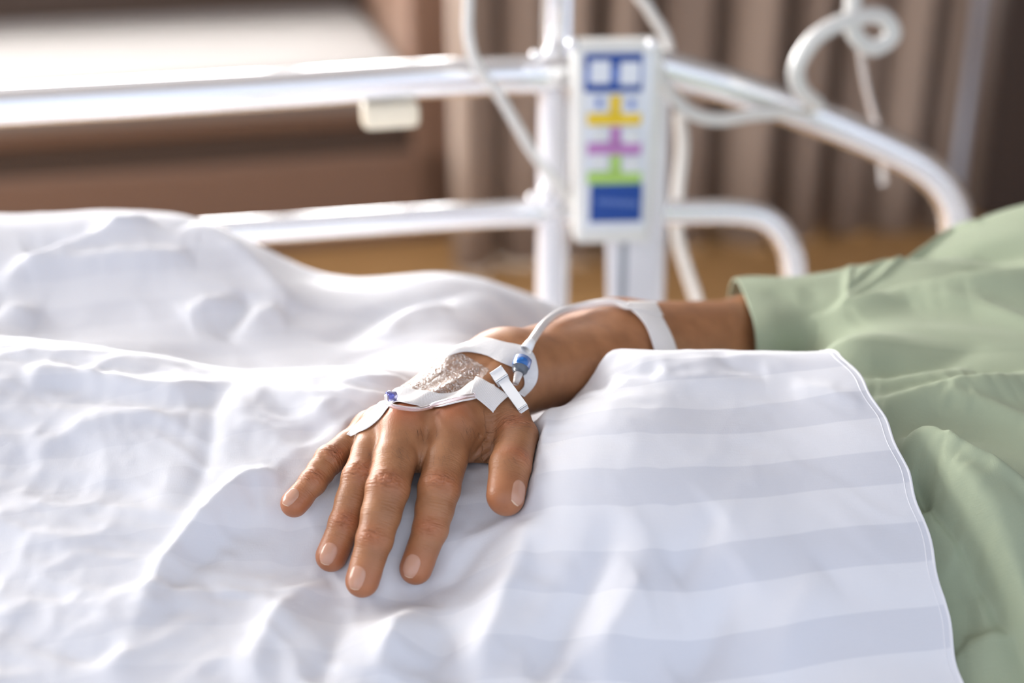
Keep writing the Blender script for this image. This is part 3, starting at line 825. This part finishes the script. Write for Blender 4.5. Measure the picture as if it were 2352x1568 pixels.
def film_material(name, tint, opac, crinkle, scale):
    m = bpy.data.materials.new(name); m.use_nodes = True; nt = m.node_tree; nt.nodes.clear()
    out = nd(m, 'ShaderNodeOutputMaterial'); mx = nd(m, 'ShaderNodeMixShader'); mx.inputs[0].default_value = opac
    tr = nd(m, 'ShaderNodeBsdfTransparent'); pr = nd(m, 'ShaderNodeBsdfPrincipled'); pr.inputs['Base Color'].default_value = (*tint, 1); pr.inputs['Roughness'].default_value = .16
    pr.inputs['Specular IOR Level'].default_value = 1.0
    tc = nd(m, 'ShaderNodeTexCoord'); nz = nd(m, 'ShaderNodeTexNoise'); nz.inputs['Scale'].default_value = scale; nz.inputs['Detail'].default_value = 5; nz.inputs['Distortion'].default_value = 1.5
    bp = nd(m, 'ShaderNodeBump'); bp.inputs['Strength'].default_value = crinkle; bp.inputs['Distance'].default_value = .0030
    lk(m, tc.outputs['Object'], nz.inputs['Vector']); lk(m, nz.outputs[0], bp.inputs['Height']); lk(m, bp.outputs[0], pr.inputs['Normal'])
    gl = nd(m, 'ShaderNodeBsdfGlossy'); gl.inputs['Roughness'].default_value = .12; lk(m, bp.outputs[0], gl.inputs['Normal'])
    m2 = nd(m, 'ShaderNodeMixShader'); n2_ = nd(m, 'ShaderNodeTexNoise'); n2_.inputs['Scale'].default_value = scale*1.6; n2_.inputs['Detail'].default_value = 4; n2_.inputs['Distortion'].default_value = 2.0; r2_ = nd(m, 'ShaderNodeMapRange'); r2_.inputs[1].default_value = .44; r2_.inputs[2].default_value = .62; r2_.inputs[3].default_value = .05; r2_.inputs[4].default_value = .45; lk(m, tc.outputs['Object'], n2_.inputs['Vector']); lk(m, n2_.outputs[0], r2_.inputs[0]); lk(m, r2_.outputs[0], m2.inputs[0]); lk(m, tr.outputs[0], m2.inputs[1]); lk(m, gl.outputs[0], m2.inputs[2])
    lk(m, m2.outputs[0], mx.inputs[1]); lk(m, pr.outputs[0], mx.inputs[2]); lk(m, mx.outputs[0], out.inputs[0])
    return m
M_FILM = film_material('clear crinkled film', (.85, .85, .85), .02, .8, 420)
M_SHEER = film_material('sheer white tape', (.9, .9, .92), .72, .25, 500)
def patch(name, A, B, mt, off=.0006, nu=50, nv=16, thick=.0002, smooth_it=6, lift=None, parent=None):
    """sheet stuck on the skin between two edge polylines given in the photograph's frame"""
    a = catmull(A, 10); b = catmull(B, 10)
    def res(c, n):
        s = np.concatenate([[0], np.cumsum(np.linalg.norm(np.diff(c, axis=0), axis=1))]); t = np.linspace(0, s[-1], n)
        return np.stack([np.interp(t, s, c[:, k]) for k in range(c.shape[1])], 1)
    a = res(a, nu); b = res(b, nu); G = np.zeros((nu, nv, 3)); N = np.zeros((nu, nv, 3))
    for i in range(nu):
        for j in range(nv):
            q = a[i]*(1-j/(nv-1))+b[i]*j/(nv-1)
            G[i, j], N[i, j] = skin_hit(q[0], q[1], off)
    for it in range(smooth_it):
        q = G.copy()
        q[1:-1, :] = (G[:-2, :]+G[2:, :]+2*G[1:-1, :])/4
        G = q; q = G.copy(); q[:, 1:-1] = (G[:, :-2]+G[:, 2:]+2*G[:, 1:-1])/4; G = q
    # keep above the skin
    for i in range(nu):
        for j in range(nv):
            loc, n, ii, dd = BVH.find_nearest(Vector(G[i, j]))
            s = (Vector(G[i, j])-loc).dot(n)
            if s < off: G[i, j] = np.array(Vector(G[i, j]) + n*(off-s))
            if lift is not None: G[i, j] += np.array(n)*lift(i/(nu-1), j/(nv-1))
    me = mesh(name, G.reshape(-1, 3), grid_faces(nu, nv))
    du = np.concatenate([[0], np.cumsum(np.linalg.norm(np.diff(G[:, nv//2], axis=0), axis=1))]); dv = np.concatenate([[0], np.cumsum(np.linalg.norm(np.diff(G[nu//2], axis=0), axis=1))])
    C = np.zeros((nu, nv, 3)); C[:, :, 0] = du[:, None]; C[:, :, 1] = dv[None, :]
    at = me.attributes.new('cloth', 'FLOAT_VECTOR', 'POINT'); at.data.foreach_set('vector', C.astype(np.float32).ravel())
    bm = bmesh.new(); bm.from_mesh(me); bmesh.ops.recalc_face_normals(bm, faces=bm.faces); bm.to_mesh(me); bm.free()
    if me.polygons[len(me.polygons)//2].normal.dot(Vector(camdir)) > 0: me.flip_normals()
    o = link(name, me, mt, parent)
    s = o.modifiers.new('t', 'SOLIDIFY'); s.thickness = thick; s.offset = 1
    return o
film = patch('film_dressing', [(900, 908), (940, 868), (1000, 826), (1060, 812)], [(975, 925), (1040, 930), (1085, 895), (1125, 850)], M_FILM, .0005, 44, 34)
tag(film, 'clear crinkled film dressing shining on the back of the hand', 'dressing')
border = patch('dressing_border', [(796, 1000), (832, 965), (868, 932), (886, 912)], [(806, 1004), (842, 988), (873, 964), (894, 938)], M_TAPE, .0008, 30, 10)
tag(border, 'white scalloped dressing edge running down towards the little finger', 'dressing')
strip = patch('surgical_tape', [(886, 916), (909, 897), (935, 894), (975, 903), (1049, 904), (1093, 876), (1135, 888)], [(898, 936), (912, 928), (938, 932), (982, 939), (1016, 938), (1055, 928), (1090, 918)], M_TAPE, .0014, 60, 14)
tag(strip, 'white woven tape strip across the hand just behind the knuckles', 'tape')
tab = patch('surgical_tape', [(1096, 872), (1130, 890), (1166, 915)], [(1074, 915), (1098, 932), (1128, 953)], M_TAPE, .0022, 30, 16, lift=lambda u, v: .0018*v)
tag(tab, 'short square-cut white tape tab with raised corner above the thumb', 'tape')
wrap = patch('wrist_bandage', [(1016, 820), (1050, 797), (1112, 780), (1165, 790), (1212, 801), (1230, 830), (1231, 875), (1200, 914)], [(1018, 825), (1066, 811), (1117, 819), (1146, 834), (1175, 845), (1196, 856), (1202, 885), (1186, 905)], M_SHEER, .0012, 70, 18)
tag(wrap, 'sheer white bandage wrapped round the wrist under the drip connector', 'bandage')
ftape = patch('surgical_tape', [(1418, 707), (1446, 722), (1477, 757), (1497, 818)], [(1482, 705), (1502, 722), (1528, 767), (1545, 812)], M_TAPE, .0030, 40, 14, lift=lambda u, v: .0008)
tag(ftape, 'white tape strip holding the drip line on the upper forearm', 'tape')

def over_skin(pts, h):
    out = []
    for q in pts:
        c, n = skin_hit(q[0], q[1], h if len(q) < 3 else q[2]); out.append(c)
    return catmull(out, 12)
M_LOOP = mat('pink tinted clear tubing', (.93, .84, .87), .12, 0, Transmission_Weight=.75, IOR=1.25)
M_HUB = mat('violet clear plastic', (.16, .18, .62), .12, 0, Transmission_Weight=.55)
M_AQUA = mat('blue clear plastic', (.02, .16, .50), .12, 0, Transmission_Weight=.3)
M_CLAMP = mat('white clamp plastic', (.82, .83, .84), .35)
can = empty('cannula', P(895, 930, .78)); tag(can, 'small violet cannula hub with a pink clear loop of tubing at the knuckles', 'cannula')
tube('extension_loop', over_skin([(887, 931, .0062), (905, 945, .0060), (940, 951, .0055), (978, 948, .0050), (1011, 940, .0045), (1050, 928, .0042), (1080, 915, .0040)], .003), .0013, M_LOOP, can, 14)
hp_, hn = skin_hit(914, 921, .0048); hq, _ = skin_hit(889, 931, .0062)
hubp = np.array([hq + (hp_-hq)*k for k in (-.05, .1, .5, .9, 1.0)])
tube('hub', hubp, [.0026, .0032, .0026, .0026, .0018], M_HUB, can, 20)

con = empty('drip_connector', P(1180, 870, .80)); tag(con, 'blue capped drip connector taped at the thumb side of the wrist', 'connector')
c0, n0 = skin_hit(1176, 882, .0060); c1, n1 = skin_hit(1190, 850, .0075)
side = unit(c1-c0)
tube('stub', np.array([c0-side*.004, c0, c0+side*.004]), [.0016, .0022, .0026], M_PVC_THIN, con, 16)
tube('grey_core', np.array([c0+side*.003, c0+side*.0045, c0+side*.0075]), [.0030, .0044, .0047], M_CORE, con, 24)
tube('blue_cap', np.array([c0+side*.0070, c0+side*.0078, c0+side*.0125, c0+side*.0135]), [.0044, .0052, .0052, .0040], M_AQUA, con, 28)
cl0, _ = skin_hit(1136, 875, .0060); 
cl1 = P(1202, 938, np.dot(cl0-np.array([0, 0, CAM_H]), np.array([0, CP, -SP]))-.012)
ax = unit(cl1-cl0); nn = unit(-camdir - ax*(-camdir@ax)); sd = np.cross(ax, nn)
clamp = empty('tube_clamp', (cl0+cl1)/2); tag(clamp, 'white slide clamp standing beside the blue connector', 'clamp')
box('clamp_bar', (cl0+cl1)/2, (np.linalg.norm(cl1-cl0)/2, .0022, .0024), M_CLAMP, clamp, (ax, sd, nn), .0007)
box('clamp_head', cl0+ax*.0015+sd*.0, (.0030, .0030, .0030), M_CLAMP, clamp, (ax, sd, nn), .0009)
ft2 = patch('surgical_tape', [(1408, 708), (1450, 706), (1500, 706)], [(1432, 722), (1475, 728), (1514, 736)], M_TAPE, .0042, 24, 12)
tag(ft2, 'short white tape piece crossing the top of the forearm tape', 'tape')
line = over_skin([(1205, 812, .004), (1216, 796, .005), (1245, 764, .006), (1290, 735, .005), (1345, 716, .004), (1400, 707, .004), (1440, 712, .0032)], .003)
dl = empty('drip_line', line[0]); tag(dl, 'clear drip line running from the wrist connector up the forearm', 'tube')
tube('tubing', line, .0026, M_PVC_THIN, dl, 14)
tube('luer_joint', line[:14], [.0034, .0034, .0030, .0022], M_CLAMP, dl, 16)

# fine hairs on the skin
random.seed(3)
HV, HF = [], []
def hair(px, py, dirx, diry, L, curl=.3):
    c, n = skin_hit(px, py, -.0002)
    r = P(px+dirx, py+diry, 1.0)-P(px, py, 1.0); t = unit(r - n*(r@n)); s = np.cross(n, t)
    pts = []
    k = random.uniform(-curl, curl)
    for i in range(5):
        u = i/4; pts.append(c + t*L*u + n*L*(.42*u-.30*u*u) + s*L*k*u*u)
    V, F = tube_vf(pts, [.00004, .00004, .000035, .000025, .00001], 3, False); o = len(HV); HV.extend(V); HF.extend([tuple(a+o for a in f) for f in F])
for cx, cy, sxx, syy, dx, dy, n in ((915, 1040, 16, 26, .3, 1, 40), (855, 1045, 12, 24, -.2, 1, 36), (1015, 1040, 16, 24, .2, 1, 36), (760, 1040, 20, 12, -.6, .6, 16),
                                    (1175, 960, 22, 22, .9, .6, 70), (1205, 990, 12, 22, 1, .4, 40), (1140, 1000, 22, 24, .5, .8, 50), (960, 990, 50, 10, 0, 1, 40), (1080, 975, 30, 18, .2, 1, 40),
                                    (812, 1180, 10, 10, 0, 1, 6), (1170, 1045, 16, 12, .4, 1, 20)):
    for k in range(int(n*.42)):
        hair(random.gauss(cx, sxx*.6), random.gauss(cy, syy*.6), dx+random.uniform(-.35, .35), dy+random.uniform(-.3, .3), random.uniform(.0035, .0075))
M_HAIR = mat('dark fine hair', (.03, .02, .018), .5)
hr = link('hair', mesh('hair', HV, HF), M_HAIR, person); hr['kind'] = 'stuff'; tag(hr, 'fine dark hairs on the hand')

# ------------------------------------------------------------------ bed
bed = empty('bed', tuple(W(0, .75, 0)), ROOM)
tag(bed, 'hospital bed with white sheeted mattress under the duvet', 'bed')
AX = (E1, E2, UP)
box('mattress', W(.25, .80, .57), (1.0, .43, .07), M_LINEN, bed, AX, .03, 4)
box('bed_base', W(.25, .80, .45), (1.0, .43, .04), M_ENAMEL, bed, AX, .01)
for sx in (-.8, 1.15):
    for sy in (.45, 1.15):
        box('leg', W(sx, sy, .22), (.03, .03, .22), M_ENAMEL, bed, AX, .006)

VR = float(P(0, 242, 1.2)@E2)      # the side rail's upright plane
rail = empty('bed_side_rail', tuple(W(.1, VR, .50)), ROOM)
tag(rail, 'steel and white tube side rail along the far side of the bed', 'bed rail')
def rp(pts, n=10, v=VR): return catmull([on_plane(x, y, v) for x, y in pts], n)
tube('top_tube', rp([(-260, 256), (0, 242), (600, 207), (1000, 180), (1300, 168), (1420, 165)]), .0170, M_CHROME, rail, 28)
tube('sloping_tube', rp([(1430, 130), (1540, 160), (1700, 208), (1900, 280), (2050, 345), (2120, 385), (2170, 435), (2195, 500), (2200, 640)]), .0165, M_CHROME, rail, 28)
tube('lower_tube', rp([(-260, 590), (0, 566), (620, 526), (1100, 494), (1300, 486), (1440, 485)]), .0125, M_CHROME, rail, 24)
tube('lower_end_tube', rp([(1430, 487), (1560, 487), (1690, 487), (1760, 503), (1805, 550), (1824, 620), (1826, 760)]), .0125, M_CHROME, rail, 24)
tube('post', rp([(1268, 200), (1264, 500), (1260, 760)], 6), .0125, M_ENAMEL, rail, 24)
tube('post', rp([(1506, 140), (1496, 500), (1488, 760)], 6), .0150, M_ENAMEL, rail, 24)
def ball(name, px, py, v, r, m, parent):
    bm = bmesh.new(); bmesh.ops.create_uvsphere(bm, u_segments=16, v_segments=10, radius=r, matrix=Matrix.Translation(on_plane(px, py, v)) @ Matrix.Diagonal((1, .8, 1, 1)))
    return bmobj(name, bm, m, parent)
for (a, b, r) in ((1232, 128, .0052), (1266, 120, .0065), (1254, 440, .0068), (1224, 456, .0055)): ball('bolt', a, b, VR-.022, r, M_CHROME, rail)
c = on_plane(896, 262, VR-.004); box('bumper', c, (.0255, .012, .0115), M_CREAM, rail, AX, .006)
pole = tube('drip_pole', np.array([on_plane(1272, 128, VR+.035)*[1, 1, 0]+[0, 0, z] for z in (.35, .8, 1.2, 1.6, 2.0)]), .0112, M_CHROME, None, 28)
tag(pole, 'upright chrome drip pole rising behind the bed rail', 'pole')
pole2 = tube('sensor_pole', np.array([on_plane(1303, 128, VR+.035)*[1, 1, 0]+[0, 0, z] for z in (.6, 1.2, 1.9)]), .0045, M_CHROME, None, 16)
tag(pole2, 'thin steel rod running up close beside the chrome drip pole', 'rod')

# bed control hanging on the rail
VP = VR-.055
cen = (on_plane(1405, 90, VP)+on_plane(1412, 548, VP))/2
hH = np.linalg.norm(on_plane(1420, 90, VP)-on_plane(1422, 548, VP))/2
hW = np.linalg.norm(on_plane(1308, 300, VP)-on_plane(1502, 300, VP))/2
ctl = empty('bed_remote', tuple(cen - np.array([0, 0, hH])), 0)
tag(ctl, 'white bed remote with blue, yellow, purple and green key labels hung on the rail', 'remote control')
az = math.radians(4); a1 = np.array([math.cos(az), math.sin(az), 0]); a2 = np.array([-math.sin(az), math.cos(az), 0]); CA = (a1, a2, UP)
box('housing', cen, (hW, .014, hH), M_PLASTIC, ctl, CA, .007, 4, .88)
def fc(fx, fy, d=0.0): return cen + a1*fx*hW + UP*(-fy)*hH - a2*(.014+d)
box('face', fc(.02, -.02), (hW*.74, .0012, hH*.87), M_KEY, ctl, CA, .0008, 2)
def pxf(px, py):   # face coordinates from the photograph
    q = on_plane(px, py, VP-.014); q0 = q-cen; return float(q0@a1)/hW, -float(q0@UP)/hH
def sticker(name, x0, y0, x1, y1, m, lift=.0018, bev=.0008):
    fx0, fy0 = pxf(x0, y0); fx1, fy1 = pxf(x1, y1)
    return box(name, fc((fx0+fx1)/2, (fy0+fy1)/2, lift), (abs(fx1-fx0)*hW/2, .0006, abs(fy1-fy0)*hH/2), m, ctl, CA, min(bev, .0005), 2)
sticker('key_label', 1345, 126, 1472, 206, M_PALEBLUE, .0016); sticker('key_label', 1345, 126, 1472, 148, M_BLUE, .0024); sticker('key_label', 1345, 192, 1472, 206, M_BLUE, .0024)
sticker('key', 1357, 140, 1400, 190, M_KEY, .0034); sticker('key', 1424, 140, 1466, 190, M_KEY, .0034)
for y0, m, bm_ in ((218, M_YELLOW, 262), (291, M_PURPLE, 330), (354, M_GREEN, 396)):
    sticker('key_label', 1402, y0, 1424, bm_+4, m, .0024); sticker('key_label', 1350, bm_, 1470, bm_+20, m, .0024)
    sticker('key', 1356, y0+2, 1396, bm_-6, M_KEY, .003); sticker('key', 1430, y0+2, 1468, bm_-6, M_KEY, .003)
    for xx in (1376, 1449): sticker('key_symbol', xx-7, y0+8, xx+7, y0+28, M_PALEBLUE if y0 == 218 else M_PLASTIC, .0042)
sticker('maker_plate', 1357, 424, 1470, 502, M_BLUE, .0024)
for k in range(7): sticker('maker_lettering', 1374+k*13, 456, 1383+k*13, 468, M_PALEBLUE, .0034)
for k in (-1, 1): ball('corner_screw', 1408+k*92, 103, VP-.016, .0058, M_CHROME, ctl)
holder = empty('remote_holder', tuple(on_plane(1450, 690, VR-.03))); tag(holder, 'white moulded bracket below the bed remote on the rail post', 'bracket')
hc = (on_plane(1452, 540, VR-.035)+on_plane(1452, 720, VR-.035))/2; hh = np.linalg.norm(on_plane(1452, 540, VR-.035)-on_plane(1452, 720, VR-.035))/2
box('plate', hc, (.0265, .008, hh), M_ENAMEL, holder, CA, .004, 3, .86)
box('slot', hc + np.array([-.010, 0, 0]) - a2*.008, (.0035, .001, hh*.9), M_GREY, holder, CA, .0005)

# hoses and cords
def cord(name, pts, r, m, lab, cat='tube'):
    q = catmull([on_plane(x, y, v) for x, y, v in pts], 10); o = tube(name, q, r, m, None, 14); tag(o, lab, cat); return o
cord('drip_tube', [(1090, -1500, VR-.06), (1085, -700, VR-.06), (1078, -180, VR-.06), (1076, 0, VR-.05), (1076, 80, VR-.045), (1095, 150, VR-.035), (1150, 225, VR-.04), (1220, 345, VR-.04), (1290, 435, VR-.034), (1335, 490, VR-.026)], .0047, M_PVC,
     'milky drip tube hanging from above over the top tube, left of the remote')
cord('call_cord', [(1990, -1500, VR-.05), (1985, -600, VR-.05), (1975, -120, VR-.05), (1960, 0, VR-.05), (1962, 75, VR-.05), (2005, 110, VR-.05), (2050, 80, VR-.05), (2025, 38, VR-.05), (1960, 42, VR-.058), (1880, 80, VR-.06), (1832, 150, VR-.06), (1838, 205, VR-.055), (1878, 243, VR-.036)], .0078, M_PVC,
     'coiled pale cord looping above the sloping end of the bed rail', 'cord')
cord('drip_tube', [(1512, 150, VR-.032), (1530, 200, VR-.036), (1580, 255, VR-.045), (1650, 275, VR-.04), (1740, 262, VR-.026), (1862, 258, VR-.024)], .0060, M_PVC,
     'pale tube sagging from the remote to the sloping rail', 'tube')
cord('drip_tube', [(1560, 260, VR+.04), (1568, 340, VR+.045), (1555, 470, VR+.05), (1560, 560, VR+.055), (1610, 720, VR+.06)], .0060, M_PVC,
     'pale hose hanging down behind the rail, right of the remote', 'tube')
cord('drip_tube', [(1300, -1400, VR+.05), (1400, -400, VR+.05), (1450, -60, VR+.05), (1490, 20, VR+.05), (1530, 90, VR+.05), (1545, 170, VR+.03)], .0050, M_PVC,
     'thin tube coming down from above behind the remote', 'tube')
cord('drip_tube', [(1972, 92, VR-.046), (1990, 200, VR+.0), (2015, 300, VR+.03), (2030, 420, VR+.04)], .0032, M_PVC_THIN,
     'thin clear tube dangling below the coiled cord', 'tube')

# ------------------------------------------------------------------ room
def floor_y(py): r = P(1176, py, 1.0)-np.array([0, 0, CAM_H]); return CAM_H/(-r[2])*r[1]
fl = box('floor', (0, 1.5, -.02), (5.0, 5.0, .02), M_FLOOR, None, AX, 0); tag(fl, kind='structure')
r_ = P(1000, 550, 1.0)-np.array([0, 0, CAM_H]); FP = np.array([0, 0, CAM_H])+r_*CAM_H/(-r_[2]); VS = float(FP@E2)
M_PANE = mat('daylight through blinds', (1, 1, 1), .9); pb = M_PANE.node_tree.nodes['Principled BSDF']
pb.inputs['Emission Color'].default_value = (1.0, .985, .96, 1); pb.inputs['Emission Strength'].default_value = 14.0
VB = 4.6
M_WALL = mat('beige wall', (.34, .28, .23), .8); M_CEIL = mat('pale ceiling', (.42, .42, .43), .9)
WZ0, WZ1 = .95, 2.2
def mirror_u(px):
    c_ = np.array([0, 0, CAM_H]); q = on_plane(px, 200, VR); d = unit(q-c_); u = float(d@E1); t = (VB-VR)/(math.sqrt(1-u*u)*math.cos(math.radians(18))); return float(q@E1)+t*u
PX = [(-3.3, mirror_u(600)), (mirror_u(690), mirror_u(915)), (mirror_u(960), mirror_u(1180))]
print('PANES', PX, VR, VS, VC if 'VC' in globals() else 0)
wb = box('wall_back', W(0, VB+.05, WZ0/2), (3.6, .05, WZ0/2), M_DARKWALL, None, AX, 0); tag(wb, kind='structure')
wt = box('wall_back', W(0, VB+.05, (WZ1+2.75)/2), (3.6, .05, (2.75-WZ1)/2), M_WALL, None, AX, 0); tag(wt, kind='structure')
wr = box('wall_back', W((PX[-1][1]+3.6)/2, VB+.05, (WZ0+WZ1)/2), ((3.6-PX[-1][1])/2, .05, (WZ1-WZ0)/2), M_DARKWALL, None, AX, 0); tag(wr, kind='structure')
for k, (a, b) in enumerate(PX):
    pn = box('window_%d' % (k+1), W((a+b)/2, VB+.05, (WZ0+WZ1)/2), ((b-a)/2, .01, (WZ1-WZ0)/2), M_PANE, None, AX, 0); tag(pn, kind='structure')
    nx_ = PX[k+1][0] if k+1 < len(PX) else b+.1
    fr = box('trim_%d' % (k+1), W((b+nx_)/2, VB+.04, (WZ0+WZ1)/2), ((nx_-b)/2, .04, (WZ1-WZ0)/2), M_DARKWALL, None, AX, 0); tag(fr, kind='structure')
wl = box('wall_left', W(-3.6, 1.9, 1.375), (.05, 2.8, 1.375), M_WALL, None, AX, 0); tag(wl, kind='structure')
wrr = box('wall_right', W(3.6, 1.9, 1.375), (.05, 2.8, 1.375), M_WALL, None, AX, 0); tag(wrr, kind='structure')
ce = box('ceiling', W(0, 1.9, 2.78), (3.65, 2.8, .03), M_CEIL, None, AX, 0); tag(ce, kind='structure')
XE = float(on_plane(1062, 300, VS)@E1)
sofa = empty('sofa', tuple(W(XE-1.2, VS+.4, 0)), ROOM); tag(sofa, 'brown leatherette sofa with pale seat along the back wall', 'sofa')
def zpx(px, py, v): return float(on_plane(px, py, v)[2])
ztop = zpx(400, 215, VS); zg0 = zpx(450, 318, VS); zg1 = zpx(450, 385, VS)
zbot = .0
L = 1.4
xr_in = float(on_plane(945, 200, VS)@E1)
box('front_panel', W(XE-L, VS+.02, (zg1+zbot)/2), (L, .02, (zg1-zbot)/2), M_SOFA, sofa, AX, .01)
box('front_groove', W(xr_in-L, VS+.045, (zg0+zg1)/2), (L, .02, (zg0-zg1)/2+.012), M_SOFADARK, sofa, AX, .004)
box('seat_base', W(xr_in-L, VS+.10, (zg0+ztop)/2), (L, .10, (ztop-zg0)/2), M_SOFA, sofa, AX, .02)
box('arm_panel', W((XE+xr_in)/2, VS+.52, (ztop+.35)/2), ((XE-xr_in)/2, .52, (ztop+.35)/2), M_SOFA, sofa, AX, .02)
rb_ = P(500, 58, 1.0)-np.array([0, 0, CAM_H]); vb_ = float((rb_*(CAM_H-ztop)/(-rb_[2]))@E2)
box('seat_cushion', W(xr_in-L-.0, (VS+vb_)/2, ztop-.02), (L, (vb_-VS)/2+.02, .06), M_CUSHION, sofa, AX, .05, 5)
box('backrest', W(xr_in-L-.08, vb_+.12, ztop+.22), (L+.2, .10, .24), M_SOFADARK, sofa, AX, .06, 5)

# curtain in soft folds
rc_ = P(1100, 604, 1.0)-np.array([0, 0, CAM_H]); VC = float((np.array([0, 0, CAM_H])+rc_*CAM_H/(-rc_[2]))@E2)
x0 = float(on_plane(1055, 400, VC)@E1); x1 = float(on_plane(2215, 400, VC)@E1)
n = 420; V = []
zs_ = [.012, .3, .9, 1.6, 2.5]
for i in range(n):
    t = i/(n-1); x = x0+(x1-x0)*t
    ph = x*46 + 1.3*math.sin(x*7+.6)
    sn = math.sin(ph); dpt = .075*(abs(sn)**.7*(1 if sn > 0 else -1)) + .012*math.sin(ph*2.3+1) + .012*math.sin(x*17)
    for z in zs_: V.append(W(x + .022*math.cos(ph)*(1 if x < x1-.03 else 0), VC+dpt*(1.0 if z > .5 else .9)+.0*z, z))
cur = link('curtain', mesh('curtain', V, grid_faces(n, len(zs_))), M_CURTAIN)
tag(cur, 'taupe floor-length curtain hanging in folds behind the bed rail', 'curtain')
s = cur.modifiers.new('t', 'SOLIDIFY'); s.thickness = .003
wd = box('wardrobe', W(x1+.56, VC+.30, 1.1), (.5, .3, 1.1), mat('dark wood', (.07, .048, .04), .5), None, AX, .01); tag(wd, 'dark brown wardrobe side at the right behind the curtain', 'wardrobe')
gp = tube('upright_rod', np.array([on_plane(2240, 100, VC-.14)*[1, 1, 0]+[0, 0, z] for z in (0, .5, 1.5, 2.4)]), .012, mat('grey blue metal', (.30, .32, .38), .4, .3), None, 16)  # grey-blue stripe beside the curtain, built as an upright rod
tag(gp, "slim grey upright rod at the curtain's right edge", 'rod')
